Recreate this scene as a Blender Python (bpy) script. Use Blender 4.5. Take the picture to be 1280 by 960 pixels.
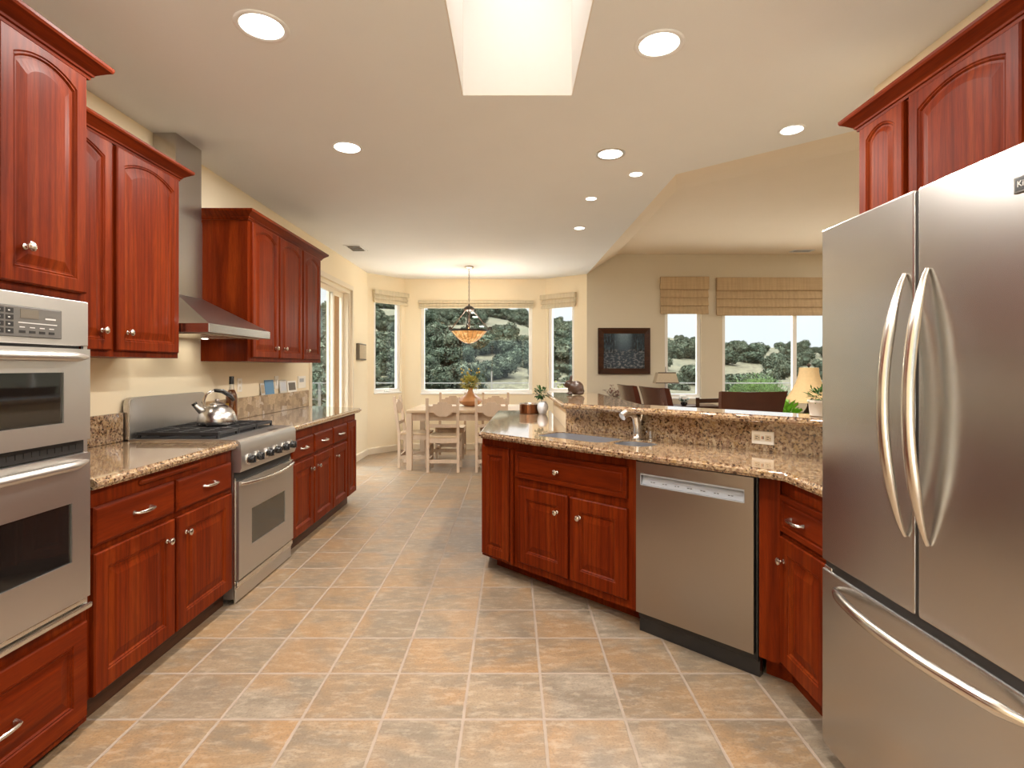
import bpy, bmesh, math, random
from mathutils import Vector, Matrix, noise
for o in list(bpy.data.objects): bpy.data.objects.remove(o)
SC = bpy.context.scene
COL = SC.collection
PI = math.pi
H, F, VX, VY = 1.32, 673.0, 640.0, 459.0     # eye height, focal length in px, horizon point
# ---------------------------------------------------------------- camera
cam = bpy.data.cameras.new('camera'); co = bpy.data.objects.new('camera', cam); COL.objects.link(co)
co.location = (0, 0, H); co.rotation_euler = (PI/2, 0, 0)
cam.sensor_fit = 'HORIZONTAL'; cam.sensor_width = 36; cam.lens = 36*F/1280
cam.shift_y = -(480-VY)/1280; cam.clip_start = .02; cam.clip_end = 2000
SC.camera = co
# ---------------------------------------------------------------- exposure, world, sun, lamp powers
SC.view_settings.view_transform = 'Standard'; SC.view_settings.look = 'None'
SC.view_settings.gamma = 1; SC.view_settings.use_curve_mapping = False
SC.view_settings.exposure = 0.8
SKY, ZENITH = .74, 12.0
CAN_W, SMALL_CAN_W, FILL_CAN_W, CHANDELIER_W = 18, 8, 13, 13
WARM = (1.0, .95, .88)
w = bpy.data.worlds.new('overcast_sky'); SC.world = w; w.use_nodes = True
nt = w.node_tree; nt.nodes.clear()
tc = nt.nodes.new('ShaderNodeTexCoord'); sx = nt.nodes.new('ShaderNodeSeparateXYZ'); rp = nt.nodes.new('ShaderNodeValToRGB')
bg = nt.nodes.new('ShaderNodeBackground'); wo = nt.nodes.new('ShaderNodeOutputWorld')
nt.links.new(tc.outputs['Generated'], sx.inputs[0]); nt.links.new(sx.outputs[2], rp.inputs[0])
rp.color_ramp.elements[0].position = 0.0; rp.color_ramp.elements[0].color = (.80, .85, .90, 1)
rp.color_ramp.elements[1].position = .6; rp.color_ramp.elements[1].color = (.95, .97, 1, 1)
r2 = nt.nodes.new('ShaderNodeMapRange'); r2.interpolation_type = 'SMOOTHSTEP'; r2.inputs[1].default_value = .22; r2.inputs[2].default_value = .9
r2.inputs[3].default_value = SKY; r2.inputs[4].default_value = SKY*ZENITH; nt.links.new(sx.outputs[2], r2.inputs[0])     # overcast: brightest overhead
nt.links.new(rp.outputs[0], bg.inputs[0]); nt.links.new(r2.outputs[0], bg.inputs[1]); nt.links.new(bg.outputs[0], wo.inputs[0])
sl = bpy.data.lights.new('sun', 'SUN'); sl.energy = .4; sl.angle = math.radians(25); sl.color = (1, .95, .86)
so = bpy.data.objects.new('sun', sl); COL.objects.link(so); so.rotation_euler = (math.radians(48), 0, math.radians(-25))
SC.cycles.max_bounces = 12; SC.cycles.diffuse_bounces = 6; SC.cycles.glossy_bounces = 6; SC.cycles.transparent_max_bounces = 12
SC.cycles.caustics_reflective = False; SC.cycles.caustics_refractive = False
# ---------------------------------------------------------------- materials
MATS = {}
class NT:
    def __init__(s, name):
        s.m = bpy.data.materials.new(name); s.m.use_nodes = True; s.t = s.m.node_tree; s.t.nodes.clear()
        s.out = s.t.nodes.new('ShaderNodeOutputMaterial')
    def n(s, typ, **kw):
        nd = s.t.nodes.new('ShaderNode'+typ)
        for k, v in kw.items():
            if k.startswith('i_'):
                key = k[2:].replace('_', ' ')
                nd.inputs[int(key) if key.isdigit() else key].default_value = v
            else: setattr(nd, k, v)
        return nd
    def l(s, a, b): s.t.links.new(a, b)
    def ramp(s, fac, stops, interp='LINEAR'):
        r = s.n('ValToRGB'); cr = r.color_ramp; cr.interpolation = interp
        while len(cr.elements) < len(stops): cr.elements.new(.5)
        for e, (p, c) in zip(cr.elements, stops): e.position = p; e.color = (*c, 1) if len(c) == 3 else c
        s.l(fac, r.inputs[0]); return r.outputs[0]
    def mix(s, fac, a, b, mode='MIX'):
        mx = s.n('Mix', data_type='RGBA', blend_type=mode)
        for v, i in ((fac, 0), (a, 6), (b, 7)):
            if hasattr(v, 'links'): s.l(v, mx.inputs[i])
            elif i == 0: mx.inputs[0].default_value = v
            else: mx.inputs[i].default_value = (*v, 1)
        return mx.outputs[2]
    def coord(s, scale=(1, 1, 1), rot=(0, 0, 0), kind='Object'):
        tc = s.n('TexCoord'); mp = s.n('Mapping'); mp.inputs['Scale'].default_value = scale; mp.inputs['Rotation'].default_value = rot
        s.l(tc.outputs[kind], mp.inputs[0]); return mp.outputs[0]
    def noise(s, vec, scale, detail=3, rough=.5, dist=0):
        nd = s.n('TexNoise'); nd.inputs['Scale'].default_value = scale; nd.inputs['Detail'].default_value = detail
        nd.inputs['Roughness'].default_value = rough; nd.inputs['Distortion'].default_value = dist
        s.l(vec, nd.inputs['Vector']); return nd.outputs[0]
    def bump(s, h, strength, dist=.002):
        b = s.n('Bump'); b.inputs['Strength'].default_value = strength; b.inputs['Distance'].default_value = dist
        s.l(h, b.inputs['Height']); return b.outputs[0]
    def pbr(s, color, rough=.5, metal=0, normal=None, **kw):
        p = s.n('BsdfPrincipled')
        for v, k in ((color, 'Base Color'), (rough, 'Roughness'), (metal, 'Metallic')):
            if hasattr(v, 'links'): s.l(v, p.inputs[k])
            else: p.inputs[k].default_value = (*v, 1) if k == 'Base Color' else v
        if normal is not None: s.l(normal, p.inputs['Normal'])
        for k, v in kw.items():
            p.inputs[k.replace('_', ' ')].default_value = v
        s.l(p.outputs[0], s.out.inputs[0]); return p
def plain(name, color, rough=.5, metal=0, var=.06, scale=30, bump=0, **kw):
    m = NT(name); v = m.coord(); n = m.noise(v, scale, 2)
    c = m.mix(n, tuple(x*(1-var) for x in color), tuple(min(1, x*(1+var)) for x in color))
    m.pbr(c, rough, metal, m.bump(n, bump) if bump else None, **kw); MATS[name] = m.m; return m.m
def wood(name, dark, mid, light, axis='Z', rough=.42, coat=.0, grain=1):
    m = NT(name)
    sc = {'Z': (9, 9, .7), 'X': (.7, 9, 9), 'Y': (9, .7, 9)}[axis]
    v = m.coord(sc); n1 = m.noise(v, 1.6, 4, .6, .6)
    fine = m.noise(m.coord(tuple(7*a for a in sc)), 3, 2, .6)
    w1 = m.n('TexWave', wave_type='BANDS', bands_direction='X' if axis != 'X' else 'Y'); w1.inputs['Scale'].default_value = .55
    w1.inputs['Distortion'].default_value = 9; w1.inputs['Detail'].default_value = 3; w1.inputs['Detail Scale'].default_value = .8
    m.l(v, w1.inputs['Vector'])
    c = m.ramp(n1, [(.25, dark), (.5, mid), (.75, light)])
    c = m.mix(m.ramp(w1.outputs[0], [(.0, (0, 0, 0)), (.30, (.42*grain*grain,)*3), (.8, (.0,)*3)]), c, tuple(x*.62 for x in dark))
    c = m.mix(m.ramp(fine, [(.35, (.3*grain,)*3), (.6, (0, 0, 0))]), c, tuple(x*.75 for x in dark))
    m.pbr(c, rough, 0, m.bump(fine, .12, .001), Coat_Weight=coat, Coat_Roughness=.18, Specular_IOR_Level=.07); MATS[name] = m.m; return m.m
wood('cherry_vertical', (.075, .0076, .0011), (.152, .0180, .0022), (.220, .036, .0050), 'Z')
wood('cherry_horizontal', (.075, .0076, .0011), (.152, .0180, .0022), (.220, .036, .0050), 'X')
wood('pale_pine', (.53, .40, .285), (.58, .44, .32), (.63, .48, .355), 'Z', .5, 0, .35)
wood('pale_pine_flat', (.48, .34, .21), (.56, .41, .265), (.62, .47, .31), 'X', .4, .1, .4)
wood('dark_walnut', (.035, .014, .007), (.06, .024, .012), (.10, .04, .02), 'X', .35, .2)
wood('brown_post', (.10, .042, .011), (.125, .053, .014), (.15, .066, .018), 'Z', .6, 0)
def steel(name, color, rough, axis='X', streak=1.0):
    m = NT(name); sc = {'X': (1.0, 500, 500), 'Z': (500, 500, 1.0), 'N': (40, 40, 40)}[axis]
    n = m.noise(m.coord(sc), 1.2, 3, .6)
    r = m.n('MapRange'); r.inputs[3].default_value = max(.04, rough-.008*streak); r.inputs[4].default_value = rough+.008*streak; m.l(n, r.inputs[0])
    c = m.mix(n, tuple(x*.985 for x in color), color)
    p = m.pbr(c, r.outputs[0], 1.0); MATS[name] = m.m; return m.m
steel('brushed_steel', (.62, .595, .565), .36, 'X')
steel('brushed_steel_vertical', (.53, .51, .49), .25, 'Z')
steel('dark_steel', (.36, .325, .295), .30, 'X')
steel('nickel', (.72, .68, .62), .22, 'N', .3)
steel('chrome', (.80, .80, .80), .08, 'N', .2)
steel('sink_steel', (.66, .67, .70), .34, 'N', .3)
steel('copper', (.26, .10, .045), .25, 'N', .4)
plain('bronze', (.028, .017, .011), .42)
def granite():
    m = NT('granite'); v = m.coord()
    n1 = m.noise(v, 62, 4, .60, .5); n2 = m.noise(v, 30, 3, .6, .6); n3 = m.noise(v, 85, 2, .5); big = m.noise(v, 5, 2)
    c = m.ramp(n1, [(.33, (.05, .028, .018)), (.41, (.19, .10, .055)), (.47, (.30, .19, .105)), (.55, (.43, .30, .18)), (.66, (.53, .41, .27))])
    c = m.mix(m.ramp(n2, [(.56, (0,)*3), (.64, (.65,)*3)]), c, (.40, .25, .10))
    c = m.mix(m.ramp(n2, [(.36, (.75,)*3), (.45, (0,)*3)]), c, (.30, .19, .13))
    c = m.mix(m.ramp(n3, [(.36, (.95,)*3), (.42, (0,)*3)]), c, (.035, .018, .012))
    c = m.mix(m.ramp(n3, [(.60, (0,)*3), (.70, (.7,)*3)]), c, (.54, .44, .32))
    m.pbr(c, .06, 0, None, Coat_Weight=.6, Coat_Roughness=.03, IOR=1.55); MATS['granite'] = m.m
granite()
def floor_tiles():
    T, X0, Y0, G = .3032, -.183, 2.017, .0052
    m = NT('floor_tile'); tc = m.n('TexCoord'); s = m.n('SeparateXYZ'); m.l(tc.outputs['Object'], s.inputs[0])
    def mth(op, a, b=None):
        x = m.n('Math', operation=op)
        for k, q in enumerate((a, b)):
            if q is None: continue
            if hasattr(q, 'links'): m.l(q, x.inputs[k])
            else: x.inputs[k].default_value = q
        return x.outputs[0]
    cells, edges = [], []
    wob = m.noise(tc.outputs['Object'], 25, 2)
    wobc = mth('MULTIPLY', mth('SUBTRACT', wob, .5), .006)
    for k, o in ((0, X0), (1, Y0)):
        q = mth('DIVIDE', mth('SUBTRACT', s.outputs[k], o), T)
        cells.append(mth('FLOOR', q))
        fr = mth('FRACT', q)
        d = mth('MULTIPLY', mth('MINIMUM', fr, mth('SUBTRACT', 1.0, fr)), T)
        edges.append(mth('ADD', d, wobc))
    dist = mth('MINIMUM', edges[0], edges[1])
    cv = m.n('CombineXYZ'); m.l(cells[0], cv.inputs[0]); m.l(cells[1], cv.inputs[1])
    wn = m.n('TexWhiteNoise', noise_dimensions='2D'); m.l(cv.outputs[0], wn.inputs['Vector'])
    off = m.n('VectorMath', operation='ADD'); sc = m.n('VectorMath', operation='SCALE'); sc.inputs[3].default_value = 7.3
    m.l(cv.outputs[0], sc.inputs[0]); m.l(sc.outputs[0], off.inputs[0]); m.l(tc.outputs['Object'], off.inputs[1])
    st = m.n('Mapping'); st.inputs['Scale'].default_value = (.62, 1.5, 1); m.l(off.outputs[0], st.inputs[0])
    n1 = m.noise(st.outputs[0], 6, 6, .68, .3); n2 = m.noise(st.outputs[0], 20, 7, .74, .2); n4 = m.noise(off.outputs[0], 110, 3, .6); n3 = m.noise(off.outputs[0], 2.6, 3, .6, .5)
    base = m.ramp(wn.outputs[0], [(0, (.215, .160, .108)), (.25, (.315, .195, .098)), (.5, (.255, .20, .145)), (.75, (.33, .215, .115)), (1, (.30, .245, .185))])
    c = m.mix(m.ramp(n1, [(.44, (0,)*3), (.60, (.8,)*3)]), base, (.185, .148, .108))
    c = m.mix(m.ramp(n3, [(.47, (0,)*3), (.62, (.65,)*3)]), c, (.37, .205, .088))
    c = m.mix(m.ramp(n2, [(.30, (.42,)*3), (.62, (0,)*3)]), c, (.19, .135, .09))
    c = m.mix(m.ramp(n4, [(.35, (.4,)*3), (.5, (0,)*3)]), c, (.14, .10, .065))
    c = m.mix(m.ramp(n2, [(.50, (0,)*3), (.66, (.5,)*3)]), c, (.43, .35, .26))
    gr = m.n('MapRange', interpolation_type='SMOOTHSTEP'); m.l(dist, gr.inputs[0])
    gr.inputs[1].default_value = G-.001; gr.inputs[2].default_value = G+.002
    gcol = m.mix(m.noise(tc.outputs['Object'], 12, 3), (.27, .205, .155), (.38, .30, .235))
    col = m.mix(gr.outputs[0], gcol, c)
    hgt = m.mix(gr.outputs[0], (0, 0, 0), m.mix(n2, (.93,)*3, (1, 1, 1)))
    rg = m.ramp(gr.outputs[0], [(0, (.8,)*3), (1, (.38,)*3)])
    rgh = m.mix(m.ramp(n2, [(.4, (0,)*3), (.7, (.6,)*3)]), rg, (.45,)*3)
    m.pbr(col, rgh, 0, m.bump(hgt, .45, .003)); MATS['floor_tile'] = m.m
floor_tiles()
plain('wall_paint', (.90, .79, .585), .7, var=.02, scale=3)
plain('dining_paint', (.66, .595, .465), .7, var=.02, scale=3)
plain('dining_ceiling_paint', (.86, .76, .62), .8, var=.02, scale=3)
plain('ceiling_paint', (.82, .85, .88), .8, var=.02, scale=3)
plain('skylight_paint', (.80, .76, .71), .7, var=.01)
plain('white_vinyl', (.86, .85, .82), .35, var=.02)
plain('cream_trim', (.80, .71, .56), .45, var=.02)
plain('switch_plastic', (.92, .89, .82), .35, var=.02)
plain('black_gap', (.012, .010, .009), .5)
plain('black_iron', (.018, .018, .020), .42, var=.2, bump=.1)
plain('black_plastic', (.015, .014, .014), .22)
plain('oven_glass', (.012, .010, .009), .04, var=.1)
plain('range_glass', (.05, .042, .03), .06, var=.1)
plain('panel_grey', (.13, .12, .11), .3)
plain('light_mark', (.62, .60, .58), .4)
plain('pocket_grey', (.40, .42, .46), .35)
plain('glazed_white', (.70, .72, .76), .15)
plain('stone_white', (.66, .63, .58), .6, var=.15, bump=.2)
plain('blue_card', (.12, .30, .52), .5)
plain('pale_card', (.62, .60, .55), .5, var=.15)
plain('tan_card', (.50, .40, .26), .5, var=.2)
plain('slate_plate', (.14, .115, .085), .5, var=.1)
plain('dark_soil', (.03, .02, .012), .9)
plain('rabbit_brown', (.045, .022, .013), .3, var=.3, scale=60, bump=.3)
plain('leather', (.055, .016, .009), .2, var=.25, scale=14, bump=.05)
plain('linen_shade', (.60, .43, .22), .8, var=.1, scale=60)
plain('beige_shade', (.55, .46, .33), .8, var=.1, scale=60)
plain('terracotta_glaze', (.44, .20, .08), .25, var=.25, scale=9)
plain('iron_brown', (.06, .035, .022), .45)
plain('candle_orange', (.7, .25, .06), .5)
plain('green_leaf', (.06, .15, .03), .45, var=.4, scale=40)
plain('dark_leaf', (.03, .10, .02), .4, var=.4, scale=40)
plain('bright_leaf', (.22, .48, .05), .45, var=.3, scale=40)
plain('yellow_leaf', (.46, .42, .10), .5, var=.3, scale=40)
plain('yellow_flower', (.68, .46, .06), .5, var=.3, scale=50)
plain('dusty_red_leaf', (.22, .09, .07), .6, var=.4, scale=40)
plain('bark', (.12, .09, .065), .9, var=.3)
plain('deck_dark', (.16, .13, .10), .8, var=.2, scale=3)
plain('deck_stone', (.62, .56, .48), .8, var=.15, scale=3)  # pale tone chosen to bounce daylight up to the ceilings
plain('shrub_leaf', (.040, .075, .016), .6, var=.4, scale=40)
plain('yellow_shrub_leaf', (.10, .11, .02), .6, var=.3, scale=40)
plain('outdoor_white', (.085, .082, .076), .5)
def glass():
    m = NT('pane_glass'); lw = m.n('LayerWeight'); lw.inputs[0].default_value = .5; pw = m.n('Math', operation='POWER'); m.l(lw.outputs['Facing'], pw.inputs[0]); pw.inputs[1].default_value = 5
    fr = m.n('MapRange'); m.l(pw.outputs[0], fr.inputs[0]); fr.inputs[3].default_value = .03; fr.inputs[4].default_value = .55
    tr = m.n('BsdfTransparent'); gl = m.n('BsdfGlossy'); gl.inputs['Roughness'].default_value = .01; mx = m.n('MixShader')
    tr.inputs[0].default_value = (.95, .97, .96, 1)
    m.l(fr.outputs[0], mx.inputs[0]); m.l(tr.outputs[0], mx.inputs[1]); m.l(gl.outputs[0], mx.inputs[2]); m.l(mx.outputs[0], m.out.inputs[0]); MATS['pane_glass'] = m.m
glass()
def acrylic():  # tint made up to hold back the skylight's daylight
    m = NT('dimming_acrylic'); tr = m.n('BsdfTransparent'); tr.inputs[0].default_value = (.34, .33, .315, 1); m.l(tr.outputs[0], m.out.inputs[0]); MATS['dimming_acrylic'] = m.m
acrylic()
def bottle_glass():
    m = NT('amber_oil'); p = m.pbr((.16, .045, .006), .05, 0, None, Coat_Weight=.5); p.inputs['Transmission Weight'].default_value = .35; MATS['amber_oil'] = m.m
    m = NT('clear_glass'); p = m.pbr((.85, .86, .82), .05); p.inputs['Transmission Weight'].default_value = .7; MATS['clear_glass'] = m.m
bottle_glass()
def emit(name, color, strength):
    m = NT(name); e = m.n('Emission'); e.inputs[0].default_value = (*color, 1); e.inputs[1].default_value = strength; m.l(e.outputs[0], m.out.inputs[0]); MATS[name] = m.m
emit('lamp_glow', (1, .93, .82), 6); emit('bulb_glow', (1, .5, .2), 4)
def amber_mosaic():
    m = NT('amber_mosaic'); v = m.coord((1, 1, 1))
    br = m.n('TexVoronoi', feature='F1'); br.inputs['Scale'].default_value = 28; m.l(v, br.inputs['Vector'])
    c = m.ramp(br.outputs['Color'], [(.2, (.55, .24, .07)), (.5, (.72, .38, .13)), (.8, (.85, .55, .25))])
    p = m.pbr(c, .25); m.l(c, p.inputs['Emission Color']); p.inputs['Emission Strength'].default_value = .35; MATS['amber_mosaic'] = m.m
amber_mosaic()
def woven(name, a, b):
    m = NT(name); n1 = m.noise(m.coord((2.5, 2.5, 130)), 1, 3, .6); n2 = m.noise(m.coord((30, 30, 2)), 1, 2)
    c = m.mix(n1, a, b); c = m.mix(m.ramp(n2, [(.4, (0,)*3), (.7, (.35,)*3)]), c, tuple(x*.7 for x in a))
    m.pbr(c, .85, 0, m.bump(n1, .4, .003)); MATS[name] = m.m
woven('bamboo_weave', (.44, .315, .18), (.62, .47, .29)); woven('cream_fabric', (.62, .54, .38), (.74, .66, .50))
def mosaic():
    m = NT('stone_mosaic'); v = m.coord(); br = m.n('TexVoronoi', distance='CHEBYCHEV'); br.inputs['Scale'].default_value = 16; m.l(v, br.inputs['Vector'])
    c = m.ramp(br.outputs['Color'], [(.1, (.26, .17, .09)), (.4, (.42, .30, .18)), (.7, (.62, .46, .28)), (.95, (.66, .60, .54))]); n = m.noise(v, 60, 3)
    c = m.mix(m.ramp(n, [(.4, (.4,)*3), (.6, (0,)*3)]), c, (.25, .17, .10)); m.pbr(c, .3); MATS['stone_mosaic'] = m.m
mosaic()
def foliage(name, a, b, c_):
    m = NT(name); oi = m.n('ObjectInfo'); n = m.noise(m.coord(), 2.2, 5, .7)
    base = m.mix(oi.outputs['Random'], a, b)
    c = m.mix(m.ramp(n, [(.38, (.85,)*3), (.62, (0,)*3)]), base, c_)
    m.pbr(c, .9, 0, m.bump(n, 1.0, .6), Specular_IOR_Level=.1); MATS[name] = m.m
foliage('oak_foliage', (.056, .074, .046), (.086, .094, .060), (.036, .049, .035))  # distance haze put into the colours: greyed, with low contrast
foliage('shrub_foliage', (.04, .07, .016), (.055, .085, .02), (.02, .035, .01))
def hillside():
    m = NT('dry_grass'); v = m.coord(); n = m.noise(v, .05, 4, .6); n2 = m.noise(v, 1.2, 4, .7)
    c = m.ramp(n, [(.38, (.022, .024, .015)), (.50, (.030, .026, .017)), (.65, (.040, .033, .0215))]); c = m.mix(m.ramp(n2, [(.4, (.4,)*3), (.65, (0,)*3)]), c, (.15, .14, .085))
    m.pbr(c, .95, Specular_IOR_Level=.1); MATS['dry_grass'] = m.m
hillside()
plain('dark_grass', (.012, .016, .008), .95, var=.5, scale=.6)
def painting():
    m = NT('river_print'); v = m.coord(); s = m.n('SeparateXYZ'); m.l(v, s.inputs[0])
    def band(out, stops): return m.ramp(out, [(p, (c,)*3) for p, c in stops])
    def shift(out, k, o):
        q = m.n('MapRange'); m.l(out, q.inputs[0]); q.inputs[1].default_value = o-k; q.inputs[2].default_value = o+k; return q.outputs[0]
    X, Zz = shift(s.outputs[0], .30, 0), shift(s.outputs[2], .26, 0)          # 0..1 across the print
    trees = m.noise(m.coord((26, 1, 7)), 1.6, 4, .7); rocks = m.noise(m.coord((14, 1, 22)), 1.5, 4, .6); fine = m.noise(v, 40, 3, .6)
    c = m.mix(band(Zz, [(.45, 0), (.95, 1)]), (.035, .065, .10), (.16, .25, .32))                      # river and sky
    side = m.mix(1.0, band(X, [(.22, 1), (.42, 0), (.58, 0), (.74, 1)]), band(Zz, [(.38, 0), (.48, 1)]), 'MULTIPLY')
    c = m.mix(side, c, m.ramp(trees, [(.38, (.006, .012, .022)), (.56, (.02, .045, .07)), (.7, (.10, .17, .22))]))
    low = m.mix(1.0, band(rocks, [(.5, 0), (.62, .9)]), band(Zz, [(.05, 1), (.52, .5), (.58, 0)]), 'MULTIPLY')
    c = m.mix(low, c, (.30, .33, .36)); bank = m.mix(1.0, band(X, [(.0, 1), (.35, .3), (.6, .2), (1, .9)]), band(Zz, [(.0, .8), (.5, .6), (.55, 0)]), 'MULTIPLY')
    c = m.mix(bank, c, m.ramp(rocks, [(.45, (.008, .012, .020)), (.64, (.16, .18, .21))]))
    c = m.mix(.35, c, m.mix(1.0, c, m.ramp(fine, [(.3, (.3,)*3), (.7, (1,)*3)]), 'MULTIPLY')); m.pbr(c, .15); MATS['river_print'] = m.m
painting()
# ---------------------------------------------------------------- mesh helpers
class MB:
    def __init__(s): s.bm = bmesh.new()
    def box(s, x0, x1, y0, y1, z0, z1, bevel=0, seg=2):
        M = Matrix.Translation(((x0+x1)/2, (y0+y1)/2, (z0+z1)/2)) @ Matrix.Diagonal((abs(x1-x0), abs(y1-y0), abs(z1-z0), 1))
        r = bmesh.ops.create_cube(s.bm, size=1, matrix=M)
        if bevel:
            es = list({e for v in r['verts'] for e in v.link_edges})
            bmesh.ops.bevel(s.bm, geom=es, offset=bevel, segments=seg, affect='EDGES', profile=.5)
        return s
    def obox(s, c, size, R=None, bevel=0):
        M = Matrix.Translation(c) @ (R.to_4x4() if R is not None else Matrix.Identity(4)) @ Matrix.Diagonal((*size, 1))
        r = bmesh.ops.create_cube(s.bm, size=1, matrix=M)
        if bevel: bmesh.ops.bevel(s.bm, geom=list({e for v in r['verts'] for e in v.link_edges}), offset=bevel, segments=2, affect='EDGES')
        return s
    def prism(s, poly, z0, z1, axis='z', bevel=0):
        """poly extruded: axis z uses (x,y); axis y uses (x,z) extruded in y; axis x uses (y,z) extruded in x."""
        f = {'z': lambda a, b, t: (a, b, t), 'y': lambda a, b, t: (a, t, b), 'x': lambda a, b, t: (t, a, b)}[axis]
        lo = [s.bm.verts.new(f(a, b, z0)) for a, b in poly]; hi = [s.bm.verts.new(f(a, b, z1)) for a, b in poly]
        fs = [s.bm.faces.new(lo), s.bm.faces.new(hi)]
        n = len(poly)
        for i in range(n): fs.append(s.bm.faces.new((lo[i], lo[(i+1) % n], hi[(i+1) % n], hi[i])))
        bmesh.ops.recalc_face_normals(s.bm, faces=fs)
        if bevel:
            es = list({e for v in lo+hi for e in v.link_edges})
            bmesh.ops.bevel(s.bm, geom=es, offset=bevel, segments=2, affect='EDGES')
        return s
    def plate(s, outer, holes, z0, z1, bevel=0, seg=3, keep=None):
        """flat slab with holes; horizontal outer edges rounded."""
        edges = []
        for loop in [outer]+holes:
            vs = [s.bm.verts.new((a, b, z0)) for a, b in loop]
            edges += [s.bm.edges.new((vs[i], vs[(i+1) % len(vs)])) for i in range(len(vs))]
        r = bmesh.ops.triangle_fill(s.bm, use_beauty=True, edges=edges)
        faces = [g for g in r['geom'] if isinstance(g, bmesh.types.BMFace)]
        ex = bmesh.ops.extrude_face_region(s.bm, geom=faces)
        nv = [g for g in ex['geom'] if isinstance(g, bmesh.types.BMVert)]
        for v in nv: v.co.z = z1
        bmesh.ops.recalc_face_normals(s.bm, faces=s.bm.faces[:])
        if bevel:
            es = [e for e in s.bm.edges if len(e.link_faces) == 2 and abs(e.verts[0].co.z-e.verts[1].co.z) < 1e-6
                  and e.calc_face_angle(0) > 1 and (keep is None or keep((e.verts[0].co+e.verts[1].co)/2))]
            bmesh.ops.bevel(s.bm, geom=es, offset=bevel, segments=seg, affect='EDGES')
        return s
    def rings(s, loops, close=True, caps=(True, True)):
        R = [[s.bm.verts.new(p) for p in lp] for lp in loops]; n = len(R[0]); fs = []
        for a, b in zip(R, R[1:]):
            for i in range(n if close else n-1):
                fs.append(s.bm.faces.new((a[i], a[(i+1) % n], b[(i+1) % n], b[i])))
        if caps[0]: fs.append(s.bm.faces.new(R[0][::-1]))
        if caps[1]: fs.append(s.bm.faces.new(R[-1]))
        bmesh.ops.recalc_face_normals(s.bm, faces=fs); return s
    def lathe(s, prof, c=(0, 0, 0), n=24, M=None, caps=(True, True)):
        loops = []
        for r, z in prof:
            r = max(r, 1e-4)
            lp = [Vector((r*math.cos(2*PI*i/n), r*math.sin(2*PI*i/n), z)) for i in range(n)]
            if M is not None: lp = [M @ p for p in lp]
            loops.append([p+Vector(c) for p in lp])
        return s.rings(loops, True, caps)
    def tube(s, pts, r, n=8, rad=None, flat=None):
        pts = [Vector(p) for p in pts]; loops = []; up = None
        for i, p in enumerate(pts):
            t = (pts[min(i+1, len(pts)-1)]-pts[max(i-1, 0)]).normalized()
            if up is None:
                up = t.orthogonal().normalized() if flat is None else (Vector(flat)-t*Vector(flat).dot(t)).normalized()
            else: up = (up-t*up.dot(t)).normalized()
            sd = t.cross(up); rr = rad[i] if rad else r
            ra, rb = rr if isinstance(rr, tuple) else (rr, rr)
            loops.append([p+up*ra*math.cos(2*PI*k/n)+sd*rb*math.sin(2*PI*k/n) for k in range(n)])
        return s.rings(loops)
    def cyl(s, a, b, r, r2=None, n=16):
        return s.tube([a, b], r, n, rad=[r, r if r2 is None else r2])
    def ico(s, c, r, sub=2, scale=(1, 1, 1), amp=0, freq=1.0, R=None):
        M = Matrix.Translation(c) @ (R.to_4x4() if R is not None else Matrix.Identity(4)) @ Matrix.Diagonal((r*scale[0], r*scale[1], r*scale[2], 1))
        q = bmesh.ops.create_icosphere(s.bm, subdivisions=sub, radius=1, matrix=M)
        if amp:
            cc = Vector(c)
            for v in q['verts']:
                d = v.co-cc; v.co = cc+d*(1+amp*(noise.noise(v.co*freq)+.5*noise.noise(v.co*freq*2.7)))
        return s
    def quad(s, a, b, c, d): s.bm.faces.new([s.bm.verts.new(p) for p in (a, b, c, d)]); return s
    def leaf(s, p, d, L, wdt, droop=.2):
        d = Vector(d).normalized(); side = d.cross(Vector((0, 0, 1)))
        if side.length < .05: side = Vector((1, 0, 0))
        side.normalize(); p = Vector(p); m = p+d*L*.5; e = p+d*L-Vector((0, 0, droop*L))
        vs = [s.bm.verts.new(q) for q in (p, m+side*wdt/2, e, m-side*wdt/2)]; s.bm.faces.new(vs); return s
def obj(name, mb, mat, parent=None, smooth=None, kind=None, **props):
    me = bpy.data.meshes.new(name); bm = mb.bm
    bmesh.ops.recalc_face_normals(bm, faces=bm.faces[:])
    bm.to_mesh(me); bm.free()
    if smooth:
        for p in me.polygons: p.use_smooth = True
        me.set_sharp_from_angle(angle=math.radians(smooth))
    me.materials.append(MATS[mat])
    o = bpy.data.objects.new(name, me); COL.objects.link(o)
    if parent is not None: o.parent = parent
    if kind: o['kind'] = kind
    for k, v in props.items(): o[k] = v
    return o
def tag(o, label, cat, group=None):
    o['label'] = label; o['category'] = cat
    if group: o['group'] = group
    return o
def thing(name, label, cat, loc=(0, 0, 0), rz=0, group=None):
    o = bpy.data.objects.new(name, None); COL.objects.link(o); o.location = loc; o.rotation_euler = (0, 0, math.radians(rz)); o.empty_display_size = .05
    return tag(o, label, cat, group)
def dup(root, loc, rz, label=None, group=None, scale=None):
    r = root.copy(); COL.objects.link(r); r.location = loc; r.rotation_euler = (0, 0, math.radians(rz))
    if scale: r.scale = scale
    if label: r['label'] = label
    if group: r['group'] = group
    for ch in list(root.children):
        c = ch.copy(); COL.objects.link(c); c.parent = r
        for g in list(ch.children):
            d = g.copy(); COL.objects.link(d); d.parent = c
    return r
def struct(name, mb, mat, parent=None, smooth=None): return obj(name, mb, mat, parent, smooth, kind='structure')
def loc2(root_loc, rz):
    a = math.radians(-rz); c, s_ = math.cos(a), math.sin(a)
    return lambda x, y: ((x-root_loc[0])*c-(y-root_loc[1])*s_, (x-root_loc[0])*s_+(y-root_loc[1])*c)
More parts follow.
